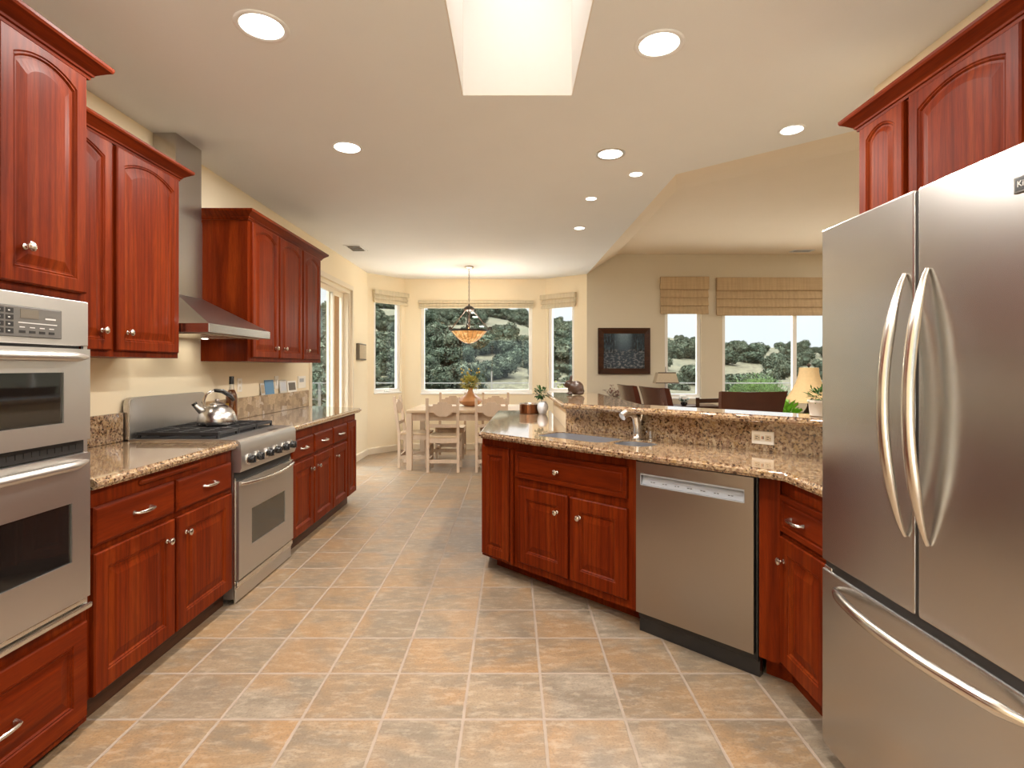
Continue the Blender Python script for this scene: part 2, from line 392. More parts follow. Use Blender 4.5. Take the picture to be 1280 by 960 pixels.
def text(name, body, size, mat, parent, loc, rot, depth=.0006):
    cu = bpy.data.curves.new(name, 'FONT'); cu.body = body; cu.size = size; cu.extrude = depth; cu.align_x = 'LEFT'; cu.align_y = 'CENTER'
    tmp = bpy.data.objects.new(name+'_curve', cu); COL.objects.link(tmp); bpy.context.view_layer.update()
    me = bpy.data.meshes.new_from_object(tmp.evaluated_get(bpy.context.evaluated_depsgraph_get())); bpy.data.objects.remove(tmp); bpy.data.curves.remove(cu)
    me.materials.clear(); me.materials.append(MATS[mat]); o = bpy.data.objects.new(name, me); COL.objects.link(o); o.parent = parent; o.location = loc; o.rotation_euler = rot; return o
# ---------------------------------------------------------------- joinery helpers (front of a cabinet faces local -y, x runs along it)
def rect_loop(x0, x1, z0, z1, y, rise=0, n=14):
    pts = [(x0, y, z0), (x1, y, z0)]
    c = (x0+x1)/2; hw = (x1-x0)/2
    if rise > 0: R = (hw*hw+rise*rise)/(2*rise)
    for i in range(n+1):
        x = x1+(x0-x1)*i/n
        z = z1 if rise <= 0 else z1-rise+(math.sqrt(max(R*R-(x-c)**2, 0))-(R-rise))
        pts.append((x, y, z))
    return pts
def panel_door(x0, x1, z0, z1, t=.02, fr=.058, rise=0, frt=None):
    frt = frt or fr; mb = MB(); L = []
    def add(ins, y, r=0, top=None): L.append(rect_loop(x0+ins, x1-ins, z0+ins, z1-(top if top is not None else ins), y, r))
    add(0, 0); add(0, -t+.005); add(.005, -t)
    add(fr, -t, rise, frt); add(fr+.004, -t+.004, rise, frt+.004); add(fr+.008, -t+.003, rise, frt+.008); add(fr+.013, -t+.009, rise, frt+.013); add(fr+.019, -t+.009, rise, frt+.019)
    k = .032 if x1-x0 > .26 else .018
    add(fr+.019+k, -t+.002, rise*.95, frt+.019+k)
    return mb.rings(L)
def slab_front(x0, x1, z0, z1, t=.02):
    mb = MB(); L = []
    for ins, y in ((0, 0), (0, -t+.008), (.003, -t+.006), (.010, -t+.001), (.015, -t), (.02, -t)): L.append(rect_loop(x0+ins, x1-ins, z0+ins, z1-ins, y, 0, 2))
    return mb.rings(L)
def bead_front(x0, x1, z0, z1, t=.02):
    mb = MB(); L = []
    for ins, y in ((0, 0), (0, -t+.004), (.004, -t), (.022, -t), (.026, -t+.005), (.031, -t+.005), (.037, -t+.001), (.05, -t+.001)): L.append(rect_loop(x0+ins, x1-ins, z0+ins, z1-ins, y, 0, 2))
    return mb.rings(L)
def knob(parent, x, z, y=-.02):
    M = Matrix.Rotation(PI/2, 4, 'X')
    mb = MB().lathe([(.009, 0), (.0095, .003), (.005, .006), (.005, .014), (.012, .018), (.0155, .023), (.015, .028), (.009, .032), (.001, .033)], (x, y, z), 18, M)
    return obj('knob', mb, 'nickel', parent, 40)
def pull(parent, x, z, y=-.02, wd=.10):
    hw = wd/2; mb = MB()
    pts = [(x-hw, y, z), (x-hw, y-.012, z), (x-hw*.93, y-.021, z), (x-hw*.6, y-.027, z), (x, y-.029, z), (x+hw*.6, y-.027, z), (x+hw*.93, y-.021, z), (x+hw, y-.012, z), (x+hw, y, z)]
    mb.tube(pts, .0055, 8, rad=[.009, .006, .0055, .0065, .0075, .0065, .0055, .006, .009]); return obj('handle', mb, 'nickel', parent, 40)
CROWN = [(0, 0), (.008, 0), (.010, .010), (.016, .013), (.018, .020), (.030, .030), (.046, .042), (.052, .046), (.056, .048), (.060, .056), (.060, .066), (0, .066)]
def crown(parent, W, D, z, left=1, right=1, y=0):
    mb = MB(); L = []
    for o, h in CROWN:
        L.append([(-o*left, D, z+h), (-o*left, y-o, z+h), (W+o*right, y-o, z+h), (W+o*right, D, z+h)])
    n = len(L); V = [[mb.bm.verts.new(p) for p in lp] for lp in L]
    for a in range(n):
        b = (a+1) % n
        for i in range(3): mb.bm.faces.new((V[a][i], V[a][i+1], V[b][i+1], V[b][i]))
    for i in (0, 3): mb.bm.faces.new([V[a][i] for a in range(n)])
    return obj('crown_molding', mb, 'cherry_horizontal', parent)
def leaves(n, c, r, L, wd, seed, mat, name, parent, up=.3, sub=None):
    rnd = random.Random(seed); mb = MB()
    for _ in range(n):
        d = Vector((rnd.gauss(0, 1), rnd.gauss(0, 1), rnd.gauss(0, 1))).normalized(); k = rnd.uniform(.45, 1)
        p = Vector(c)+Vector((d.x*r[0], d.y*r[1], d.z*r[2]))*k
        dd = (d+Vector((rnd.uniform(-.5, .5), rnd.uniform(-.5, .5), rnd.uniform(-.2, .5)+up))); mb.leaf(p, dd, L*rnd.uniform(.7, 1.3), wd*rnd.uniform(.7, 1.3))
    return obj(name, mb, mat, parent)
# ================================================================ THE SETTING
CZ, FZ, WT = 2.74, 3.04, .14
mb = MB(); mb.plate([(-2.35, -2.7), (6.7, -2.7), (6.7, 8.4), (1.14, 8.4), (.58, 8.85), (-1.78, 8.85), (-2.35, 8.15)], [], -.15, 0); struct('floor', mb, 'floor_tile')
# kitchen ceiling with the skylight hole; edge towards the dining area bends at P1
P0, P1, P2, P3 = (1.14, 8.36), (1.208, 3.965), (2.063, 3.229), (2.79, 2.60)
Q0, Q1, Q2, Q3 = (1.595, 8.36), (1.595, 5.238), (2.72, 4.256), (4.64, 2.60)
SK = (-.262, .318, 1.55, 2.819); SK_ADDED = (-.70, .60, -1.75, -.40)  # the second skylight is added behind the camera for more daylight
mb = MB(); mb.plate([(-2.35, -2.7), (2.79, -2.7), P3, P2, P1, P0, (.62, 8.9), (-1.8, 8.9), (-2.35, 8.25)], [[(k[0], k[2]), (k[1], k[2]), (k[1], k[3]), (k[0], k[3])] for k in (SK, SK_ADDED)], CZ, CZ+.12)
struct('ceiling', mb, 'ceiling_paint')
mb = MB(); mb.plate([Q0, Q1, Q2, Q3, (6.7, 2.6), (6.7, 8.4), (1.595, 8.4)], [], FZ, FZ+.1); struct('ceiling_dining', mb, 'dining_ceiling_paint')
mb = MB()
A = [(*P0, CZ), (*P1, CZ), (*Q1, FZ), (*Q0, FZ)]; B = [(*P1, CZ), (*P2, CZ), (*Q2, FZ), (*Q1, FZ)]; C_ = [(*P2, CZ), (*P3, CZ), (*Q3, FZ), (*Q2, FZ)]
for q in (A, B, C_):
    mb.rings([q, [(a, b, c+.06) for a, b, c in q]])
struct('trim_1', mb, 'dining_ceiling_paint')
def skylight(sk):
    x0, x1, y0, y1 = sk; z0, z1 = CZ+.121, 3.45; t = .08; mb = MB()
    e = .006
    mb.box(x0-t, x0+e, y0-t, y1+t, z0, z1); mb.box(x1-e, x1+t, y0-t, y1+t, z0, z1); mb.box(x0+e, x1-e, y0-t, y0+e, z0, z1); mb.box(x0+e, x1-e, y1-e, y1+t, z0, z1)
    mb.box(x0+.0005, x0+e, y0+.0005, y1-.0005, CZ, z0); mb.box(x1-e, x1-.0005, y0+.0005, y1-.0005, CZ, z0); mb.box(x0+e, x1-e, y0+.0005, y0+e, CZ, z0); mb.box(x0+e, x1-e, y1-e, y1-.0005, CZ, z0)
    o = struct('ceiling_skylight', mb, 'skylight_paint')
    f = MB(); f.box(x0-t, x1+t, y0-t, y0+.03, z1, z1+.06); f.box(x0-t, x1+t, y1-.03, y1+t, z1, z1+.06); f.box(x0-t, x0+.03, y0+.03, y1-.03, z1, z1+.06); f.box(x1-.03, x1+t, y0+.03, y1-.03, z1, z1+.06)
    struct('skylight_frame', f, 'white_vinyl', o); g = MB(); g.quad((x0+.03, y0+.03, z1+.03), (x1-.03, y0+.03, z1+.03), (x1-.03, y1-.03, z1+.03), (x0+.03, y1-.03, z1+.03)); struct('skylight_pane', g, 'dimming_acrylic', o)
skylight(SK); skylight(SK_ADDED)
def wall(name, p0, p1, z1, holes=(), mat='wall_paint', ext0=0, ext1=0):
    L = math.hypot(p1[0]-p0[0], p1[1]-p0[1]); a = math.atan2(p1[1]-p0[1], p1[0]-p0[0]); mb = MB()
    xs = sorted({-ext0, L+ext1, *[h[0] for h in holes], *[h[1] for h in holes]}); zs = sorted({0, z1, *[h[2] for h in holes], *[h[3] for h in holes]})
    for i in range(len(xs)-1):
        k = 0
        while k < len(zs)-1:
            cx = (xs[i]+xs[i+1])/2
            def solid(kk): cz = (zs[kk]+zs[kk+1])/2; return not any(h[0] < cx < h[1] and h[2] < cz < h[3] for h in holes)
            if not solid(k): k += 1; continue
            e = k
            while e+1 < len(zs)-1 and solid(e+1): e += 1
            mb.box(xs[i], xs[i+1], 0, WT, zs[k], zs[e+1]); k = e+1
    bmesh.ops.remove_doubles(mb.bm, verts=mb.bm.verts[:], dist=1e-5)
    o = struct(name, mb, mat); o.location = (p0[0], p0[1], 0); o.rotation_euler = (0, 0, a); return o
def s_at(p0, p1, px):
    """distance along p0-p1 at which the wall is met by the sight line through picture column px"""
    r = (px-VX)/F; dx, dy = p1[0]-p0[0], p1[1]-p0[1]; L = math.hypot(dx, dy)
    return (r*p0[1]-p0[0])/(dx-r*dy)*L
def window(name, p0, p1, h, mull=(), fr=.055, crank=None, mat='white_vinyl'):
    a = math.atan2(p1[1]-p0[1], p1[0]-p0[0]); x0, x1, z0, z1 = h; mb = MB(); y0, y1 = .035, .095
    mb.box(x0, x1, y0, y1, z0, z0+fr, .004); mb.box(x0, x1, y0, y1, z1-fr, z1, .004)
    mb.box(x0, x0+fr, y0, y1, z0+fr, z1-fr, .004); mb.box(x1-fr, x1, y0, y1, z0+fr, z1-fr, .004)
    cuts = [x0+fr]
    for m in mull: mb.box(m-fr*.55, m+fr*.55, y0, y1, z0+fr, z1-fr, .004); cuts += [m-fr*.55, m+fr*.55]
    cuts.append(x1-fr)
    o = struct(name, mb, mat); o.location = (p0[0], p0[1], 0); o.rotation_euler = (0, 0, a)
    for i in range(0, len(cuts), 2):
        g = MB(); g.box(cuts[i]-.005, cuts[i+1]+.005, .062, .070, z0+fr-.005, z1-fr+.005); struct('window_pane', g, 'pane_glass', o)
    if crank: c = MB(); c.box(crank-.05, crank+.05, .015, .035, z0+.012, z0+.03, .004); c.box(crank-.012, crank+.045, .0, .016, z0+.016, z0+.026, .003); struct('window_crank', c, 'white_vinyl', o)
    s = MB(); s.box(x0-.0, x1+.0, -.012, .034, z0-.022, z0+.002, .004); struct('window_sill', s, 'white_vinyl', o)
    return o
WL0, WL1 = (-2.175, -2.5), (-2.175, 8.1)
DO = (5.83+2.5, 7.32+2.5, 0, 2.36)
wall('wall_left', WL0, WL1, 2.80, [DO], ext0=.14, ext1=.10)
BA, BB, BC, BD = (-2.175, 8.1), (-1.727, 8.65), (.54, 8.65), (1.14, 8.2)
w1 = (s_at(BA, BB, 467.5), s_at(BA, BB, 501.5), .93, 2.40)
wall('wall_bay_left', BA, BB, 2.80, [w1], ext0=.02, ext1=.09)
w2 = (s_at(BB, BC, 525.8), s_at(BB, BC, 665.5), .905, 2.33)
wall('wall_bay_center', BB, BC, 2.80, [w2], ext0=.03, ext1=.03)
w3 = (s_at(BC, BD, 684.5), s_at(BC, BD, 717.5), .93, 2.40)
wall('wall_bay_right', BC, BD, 2.80, [w3], ext0=.06, ext1=.0)
WD0, WD1 = (1.14, 8.2), (6.5, 8.2)
w4 = (s_at(WD0, WD1, 831), s_at(WD0, WD1, 876.5), .855, 2.55); w5 = (s_at(WD0, WD1, 903), 4.4, .80, 2.55)
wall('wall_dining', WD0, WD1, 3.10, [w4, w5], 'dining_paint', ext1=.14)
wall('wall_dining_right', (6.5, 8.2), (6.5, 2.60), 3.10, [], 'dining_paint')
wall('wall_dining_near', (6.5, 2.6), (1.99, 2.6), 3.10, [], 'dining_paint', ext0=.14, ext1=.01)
wall('wall_right', (1.844, 2.74), (1.844, -2.5), 2.80, [], ext1=.14)
w6 = (.30, 3.72, .0, 2.35)
wall('wall_back', (1.844, -2.5), (-2.175, -2.5), 2.80, [w6])
window('window_1', BA, BB, w1, crank=(w1[0]+w1[1])/2); window('window_2', BB, BC, w2); window('window_3', BC, BD, w3)
window('window_4', WD0, WD1, w4, crank=(w4[0]+w4[1])/2); window('window_5', WD0, WD1, w5, mull=(s_at(WD0, WD1, 995),))
window('added_window', (1.844, -2.5), (-2.175, -2.5), w6, mull=(1.44, 2.58))  # added window wall behind the camera, brings daylight onto the ceiling
def sliding_door():
    o = thing('door_1', 'white framed sliding glass door', 'door', (WL0[0], WL0[1], 0), 90); o['kind'] = 'structure'; del o['label']; del o['category']
    x0, x1, z1 = DO[0], DO[1], DO[3]
    f = MB(); f.box(x0, x0+.05, .02, .13, 0, z1, .004); f.box(x1-.05, x1, .02, .13, 0, z1, .004); f.box(x0+.05, x1-.05, .02, .13, z1-.05, z1, .004); f.box(x0+.05, x1-.05, .02, .13, 0, .03)
    f.box(x1-.085, x1-.065, .03, .10, .03, z1-.05)
    struct('door_frame', f, 'cream_trim', o)
    def leaf(a, b, y, nm, st=.05, sr=.05):
        m = MB()
        m.box(a, a+st, y, y+.035, .03, z1-.05, .003); m.box(b-sr, b, y, y+.035, .03, z1-.05, .003); m.box(a+st, b-sr, y, y+.035, z1-.05-.06, z1-.05, .003); m.box(a+st, b-sr, y, y+.035, .03, .14, .003)
        p = struct(nm, m, 'cream_trim', o); g = MB(); g.box(a+st-.01, b-sr+.01, y+.014, y+.02, .13, z1-.05-.05); struct('door_pane', g, 'pane_glass', p)
    mid = 6.70+2.5
    leaf(x0+.05, mid+.03, .045, 'door_leaf'); leaf(mid-.03, x1-.055, .090, 'door_leaf', .05, .10)
    c = MB(); c.box(x0-.06, x0, -.012, .02, 0, z1+.06); c.box(x1, x1+.035, -.012, .02, 0, z1+.06); c.box(x0, x1, -.012, .02, z1, z1+.06); struct('door_casing', c, 'cream_trim', o)
    s = MB(); s.box(x1-.15, x1-.135, .03, .045, .85, 1.05, .004); struct('door_handle', s, 'cream_trim', o)
sliding_door()
def baseboard(name, p0, p1, a, b):
    mb = MB(); mb.prism([(0, 0), (-.014, 0), (-.014, .085), (-.008, .1), (0, .1)], a, b, 'x'); o = struct(name, mb, 'cream_trim')
    o.location = (p0[0], p0[1], 0); o.rotation_euler = (0, 0, math.atan2(p1[1]-p0[1], p1[0]-p0[0]))
baseboard('baseboard_left', WL0, WL1, DO[1]+.036, 10.6); baseboard('baseboard_bay_left', BA, BB, 0, .709); baseboard('baseboard_bay_center', BB, BC, 0, 2.267); baseboard('baseboard_bay_right', BC, BD, 0, .75); baseboard('baseboard_dining', WD0, WD1, 0, 5.36)
# low wall that carries the raised bar
mb = MB(); mb.prism([(.36, 3.52), (1.842, 2.038), (1.842, 2.178), (.72, 3.30), (.70, 4.70), (.36, 4.70)], 0, 1.058); struct('wall_bar', mb, 'wall_paint')
# outdoors: terrace, hillside
mb = MB(); mb.box(-9, 9, 8.9, 12.6, -.25, -.08); struct('terrace', mb, 'deck_stone')
mb = MB(); mb.box(-7, 7, -12, -2.66, -.25, -.08); struct('terrace', mb, 'deck_stone')  # unseen slab added behind the house, bounces daylight up to the ceiling
mb = MB(); mb.box(-5.2, -2.4, 4.0, 8.9, -.25, -.08); struct('terrace', mb, 'deck_dark')
SKY_ANG = [(-9, .10), (-.45, .112), (-.25, .118), (-.16, .112), (-.06, .113), (0.0, .110), (.04, .099), (.09, .092), (.14, .082), (.22, .073), (.30, .066), (.36, .052), (.42, .048), (.60, .046), (9, .045)]
def ridge(a):
    for (a0, e0), (a1, e1) in zip(SKY_ANG, SKY_ANG[1:]):
        if a0 <= a <= a1:
            t = (a-a0)/(a1-a0); return e0+(e1-e0)*t
    return .05
RD = 235.0
def hill_z(x, y):
    if y < 20: return -1.4
    a = x/y; t = min(1, max(0, (y-48)/(RD-48)))
    t2 = t*t*(3-2*t)*.55+t*.45
    zr = H+ridge(a)*RD-3.0
    n = noise.noise((x*.018, y*.018, 3.1))*5*t*(1-.5*t)+noise.noise((x*.05, y*.05, 1.7))*1.1*min(1, t*5)
    z = -2.2+(zr+2.2)*t2+n
    if y > RD: z -= (y-RD)*.25
    return z
def terrain():
    mb = MB(); xs = 90; ys = [13, 20, 30, 40, 48]+[48+(RD+60-48)*i/64 for i in range(1, 65)]; rows = []
    for y in ys:
        half = max(30, y*1.05); rows.append([mb.bm.verts.new((-half+2*half*i/xs, y, hill_z(-half+2*half*i/xs, y))) for i in range(xs+1)])
    for a, b in zip(rows, rows[1:]):
        for i in range(xs): mb.bm.faces.new((a[i], a[i+1], b[i+1], b[i]))
    struct('hill', mb, 'dry_grass', None, 60)
    mb = MB(); V = {}
    for j, y in enumerate((2, 20, 40, 70, 110)):
        for i, x in enumerate((-5.3, -14, -30, -60, -110, -150)): V[i, j] = mb.bm.verts.new((x, y, -1.4+max(0, -x-20)*.22+noise.noise((x*.03, y*.03, 9))*3*(i > 1)))
    for j in range(4):
        for i in range(5): mb.bm.faces.new((V[i, j], V[i+1, j], V[i+1, j+1], V[i, j+1]))
    struct('hill', mb, 'dark_grass', None, 60)
terrain()
# ================================================================ KITCHEN, WALL OF THE RANGE (roots turned 90 deg: local x runs along +Y, front faces +X)
FX = -1.555            # cabinet face plane
def recessed_can(x, y, r, watts, label, group, z=CZ, deep=False):
    o = thing('recessed_light', label, 'ceiling light', (x, y, z), 0, group)
    t = MB().lathe([(r*.78, .012), (r*.80, -.003), (r*.9, -.007), (r, -.005), (r*1.02, -.0005), (r, .0)], (0, 0, 0), 40, None, (False, False)); obj('trim_ring', t, 'ceiling_paint' if not deep else 'brushed_steel', o, 60)
    d = MB().lathe([(r*.80, 0.0), (r*.80, -.0015)], (0, 0, -.001), 40); obj('lens', d, 'lamp_glow', o)
    l = bpy.data.lights.new('can_lamp', 'AREA'); l.shape = 'DISK'; l.size = r*1.5; l.energy = watts; l.color = WARM
    lo = bpy.data.objects.new('can_lamp', l); COL.objects.link(lo); lo.parent = o; lo.location = (0, 0, -.010)
    return o
g = 'recessed ceiling lights'
recessed_can(-1.043, 2.243, .107, CAN_W, 'large lit recessed light on the ceiling above the wall ovens', g)
recessed_can(.647, 2.366, .107, CAN_W, 'large lit recessed light on the ceiling nearest the refrigerator side of the skylight', g)
recessed_can(-1.065, 3.48, .10, CAN_W, 'lit recessed light on the ceiling in front of the range hood', g)
recessed_can(.655, 3.586, .098, CAN_W*.8, 'recessed light with steel ring on the ceiling beyond the skylight', g, deep=True)
recessed_can(.911, 3.957, .056, SMALL_CAN_W, 'small recessed light next to the bend of the ceiling edge', g)
recessed_can(.666, 4.529, .054, SMALL_CAN_W, 'small recessed light, middle of the row leading to the chandelier', g)
recessed_can(.689, 5.49, .062, SMALL_CAN_W, 'small recessed light, the one closest to the bay windows', g)
recessed_can(1.673, 3.218, .075, SMALL_CAN_W, 'small recessed light over the bar beside the cabinet over the refrigerator', g)
for x, y in ((-1.05, .6), (.65, .6), (-1.05, -1.2), (.65, -1.2)):
    recessed_can(x, y, .107, FILL_CAN_W, 'large added recessed light on the unseen ceiling behind the viewpoint', 'added recessed lights behind the viewpoint')  # added lamps out of view, fill light for the kitchen
for x, y in ((4.4, 3.4), (5.6, 4.6), (5.6, 6.6)):
    recessed_can(x, y, .09, CAN_W*.8, 'added unseen recessed light on the raised dining ceiling', 'added recessed lights over the dining area', FZ)  # extra lamps added out of view to brighten the dining area
# ---- oven tower
TY0, TY1 = 1.25, 1.967; TW = TY1-TY0
t = thing('oven_cabinet', 'tall cherry wood cabinet built around the double wall oven', 'cabinet', (FX, TY0, 0), 90)
D = 2.17-1.555
mb = MB(); mb.box(0, .022, 0, D, .03, 2.40); mb.box(TW-.022, TW, 0, D, .03, 2.40); mb.box(.022, TW-.022, 0, D, 1.56, 2.40); mb.box(.022, TW-.022, 0, D, .03, .44); mb.box(.022, TW-.022, D-.02, D, .44, 1.56)
obj('body', mb, 'cherry_vertical', t)
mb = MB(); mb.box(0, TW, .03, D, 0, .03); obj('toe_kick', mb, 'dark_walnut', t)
for a, b, kx in ((.018, .350, .31), (.362, .697, .445)):
    d = obj('door', panel_door(a, b, 1.585, 2.366, rise=.038, fr=.045, frt=.030), 'cherry_vertical', t); knob(d, kx, 1.70)
d = obj('drawer', panel_door(.018, TW-.018, .06, .405, fr=.062), 'cherry_horizontal', t); pull(d, TW/2+.005, .225)
crown(t, TW, D, 2.372)
# ---- double oven
o = thing('double_oven', 'stainless steel double wall oven with black windows', 'oven', (FX, TY0+.024, .443), 90)
OW = TW-.048; Z = lambda z: z-.443
mb = MB(); mb.box(.005, OW-.005, .004, .56, .002, 1.112); obj('body', mb, 'black_gap', o)
mb = MB(); mb.box(-.018, OW+.018, -.012, .0, Z(1.395), Z(1.556), .003); cp = obj('control_panel', mb, 'brushed_steel', o)
X = lambda px: (1.57*F/(VX-px))-TY0-.024
mb = MB(); mb.box(.13, X(66), -.0155, -.012, Z(1.415), Z(1.512), .003); dp = obj('display', mb, 'panel_grey', cp)
mb = MB(); dx = X(66)
mb.box(dx-.155, dx-.09, -.0165, -.0155, Z(1.475), Z(1.503)); obj('screen', mb, 'slate_plate', cp)
mb = MB()
for i in range(4):
    for j in range(4): mb.box(dx-.30+i*.032, dx-.275+i*.032, -.0165, -.0155, Z(1.425)+j*.021, Z(1.440)+j*.021)
for i in range(4): mb.box(dx-.16+i*.036, dx-.138+i*.036, -.0165, -.0155, Z(1.428), Z(1.436))
obj('keypad', mb, 'black_gap', cp)
mb = MB(); mb.box(dx-.162, dx-.02, -.0165, -.0155, Z(1.459), Z(1.462)); mb.box(dx-.065, dx-.025, -.0165, -.0155, Z(1.476), Z(1.481))
for i in range(4): mb.box(dx-.158+i*.036, dx-.14+i*.036, -.0165, -.0155, Z(1.445), Z(1.448))
for i in range(4):
    for j in range(4): mb.box(dx-.293+i*.032, dx-.287+i*.032, -.0170, -.0165, Z(1.4305)+j*.021, Z(1.434)+j*.021)
obj('panel_lettering', mb, 'light_mark', cp)
for a_ in (-.018, OW): obj('side_trim', MB().box(a_, a_+.018, -.008, 0, Z(.452), Z(1.395)), 'brushed_steel', o)
def oven_door(z0, z1, wz0, wz1, hz):
    mb = MB(); x0, x1 = .004, OW-.004; wx0, wx1 = .10, X(72) if wz0 < .9 else X(61)
    q = MB(); q.plate([(x0, z0), (x1, z0), (x1, z1), (x0, z1)], [[(wx0, wz0), (wx1, wz0), (wx1, wz1), (wx0, wz1)]], 0, .034)
    for v in q.bm.verts: v.co = Vector((v.co.x, v.co.z-.036, Z(v.co.y)))
    d = obj('door', q, 'brushed_steel', o)
    g = MB(); g.box(wx0-.004, wx1+.004, -.030, -.022, Z(wz0)-.004, Z(wz1)+.004); obj('window', g, 'oven_glass', d)
    h = MB(); a, b = .02, OW-.016; pts = [(a+(b-a)*i/24, -.037-.034*min(1, 6*min(i, 24-i)/24), Z(hz)) for i in range(25)]
    h.tube(pts, .0155, 12, rad=[(.0155*max(.35, min(1, .35+3*min(i, 24-i)/12)),)*2 for i in range(25)], flat=(0, 0, 1)); obj('handle', h, 'brushed_steel', d, 40)
oven_door(1.063, 1.384, 1.13, 1.302, 1.355); oven_door(.50, 1.015, .645, .85, .985)
mb = MB(); mb.box(.004, OW-.004, -.012, 0, Z(1.018), Z(1.060))
for i in range(22): mb.box(.02+i*.029, .042+i*.029, -.0135, -.012, Z(1.030), Z(1.048))
obj('vent', mb, 'black_gap', o)
mb = MB(); mb.box(-.018, OW+.018, -.030, -.0, Z(.450), Z(.470), .006); mb.box(.0, OW, -.018, 0, Z(.472), Z(.490), .004); obj('bottom_trim', mb, 'nickel', o)
# ---- base cabinet between tower and range
BY0, BY1 = 1.969, 2.983
t = thing('base_cabinet', 'cherry base cabinet with two drawers between the wall oven and the range', 'cabinet', (FX, BY0, 0), 90); W = BY1-BY0
mb = MB(); mb.box(0, W, 0, .60, .10, .868); obj('body', mb, 'cherry_vertical', t)
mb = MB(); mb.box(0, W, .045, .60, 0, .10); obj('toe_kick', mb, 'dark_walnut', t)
for a, b, kx in ((.012, .487, .425), (.503, .985, .565)):
    d = obj('door', panel_door(a, b, .105, .63, fr=.065), 'cherry_vertical', t); knob(d, kx, .545)
    d = obj('drawer', slab_front(a, b, .655, .802), 'cherry_horizontal', t); pull(d, (a+b)/2+.02, .728)
mb = MB(); mb.box(.27, .70, -.014, .02, .828, .848, .007); obj('cutting_board', mb, 'cherry_horizontal', t)
# ---- countertops of this wall
c = thing('countertop', 'granite countertop with backsplash between the wall oven and the range', 'countertop', (0, 0, 0))
mb = MB(); mb.plate([(-2.172, 1.969), (-1.515, 1.969), (-1.515, 2.983), (-2.172, 2.983)], [], .870, .910, .014, 3, lambda m: m.x > -1.6); obj('slab', mb, 'granite', c, 50)
mb = MB(); mb.box(-2.173, -2.150, 1.970, 2.980, .9105, 1.068, .003); obj('backsplash', mb, 'granite', c)
c = thing('countertop', 'long granite countertop beyond the range, ending by the sliding door', 'countertop', (0, 0, 0))
mb = MB(); mb.plate([(-2.172, 3.748), (-1.515, 3.748), (-1.515, 5.42), (-2.172, 5.74)], [], .870, .910, .012, 3, lambda m: m.x > -1.6 or m.y > 5.4); obj('slab', mb, 'granite', c, 50)
mb = MB(); mb.box(-2.173, -2.150, 3.750, 5.70, .9105, 1.078, .003); obj('backsplash', mb, 'stone_mosaic', c)
# ---- gas range
R0 = 2.987; t = thing('gas_range', 'stainless steel gas range with black grates and six knobs', 'range', (-1.540, R0, 0), 90); W = .754
mb = MB(); mb.box(0, W, .004, .62, .03, .905); mb.box(.02, W-.02, .05, .6, 0, .03); obj('body', mb, 'brushed_steel', t)
mb = MB(); mb.prism([(-.030, .735), (-.038, .76), (-.036, .885), (-.028, .905), (-.015, .915), (.10, .918), (.62, .918), (.62, .896), (.004, .896), (.004, .735)], 0, W, 'x'); cp = obj('control_panel', mb, 'brushed_steel', t, 25)
mb = MB(); mb.box(W*.62, W*.74, -.0, .03, .9175, .9195, .002); obj('badge', mb, 'dark_steel', cp)
for kx in (.085, .190, .320, .432, .550, .665):
    M = Matrix.Rotation(PI/2, 4, 'X')
    k = obj('knob', MB().lathe([(.021, .006), (.024, .012), (.023, .030), (.020, .036), (.001, .037)], (kx, -.037, .797), 20, M), 'black_plastic', t, 40)
    obj('bezel', MB().lathe([(.031, 0), (.031, .005), (.024, .009), (.022, .009)], (kx, -.037, .797), 24, M), 'chrome', k, 40)
    g = MB(); g.box(kx-.004, kx+.004, -.080, -.072, .777, .817, .002); obj('grip', g, 'black_plastic', k)
mb = MB(); mb.box(0, W, .0, .004, .680, .735); obj('vent', mb, 'black_gap', t)
q = MB(); wx = (.155, .618, .288, .497)
q.plate([(.006, .135), (W-.006, .135), (W-.006, .682), (.006, .682)], [[(wx[0], wx[2]), (wx[1], wx[2]), (wx[1], wx[3]), (wx[0], wx[3])]], 0, .022)
for v in q.bm.verts: v.co = Vector((v.co.x, v.co.z-.022, v.co.y))
d = obj('oven_door', q, 'brushed_steel', t)
g = MB(); g.box(wx[0]-.004, wx[1]+.004, -.017, -.010, wx[2]-.004, wx[3]+.004); obj('window', g, 'range_glass', d)
h = MB(); pts = [(.02+(W-.04)*i/20, -.022-.045*math.sin(PI*i/20)**.5, .668-.012*math.sin(PI*i/20)) for i in range(21)]; h.tube(pts, .012, 10); obj('handle', h, 'nickel', d, 40)
mb = MB(); mb.box(.004, W-.004, -.018, .004, .098, .126, .005); mb.box(.004, W-.004, -.010, .004, .082, .095, .002); obj('lower_trim', mb, 'nickel', t)
mb = MB(); mb.box(.004, W-.004, -.006, .004, .010, .080, .002); obj('kick_panel', mb, 'brushed_steel', t)
for a_ in (0, W-.012): obj('side_rail', MB().box(a_, a_+.012, -.002, .004, .0, .70), 'nickel', t)
bg_ = MB(); pr = [(0, .90), (0, 1.11), (.012, 1.142), (.035, 1.150), (W-.035, 1.150), (W-.012, 1.142), (W, 1.11), (W, .90)]; bg_.prism(pr, .585, .622, 'y', .006); obj('back_guard', bg_, 'brushed_steel', t)
mb = MB(); mb.box(.03, W-.03, .105, .575, .915, .922); obj('cooktop', mb, 'black_iron', t)
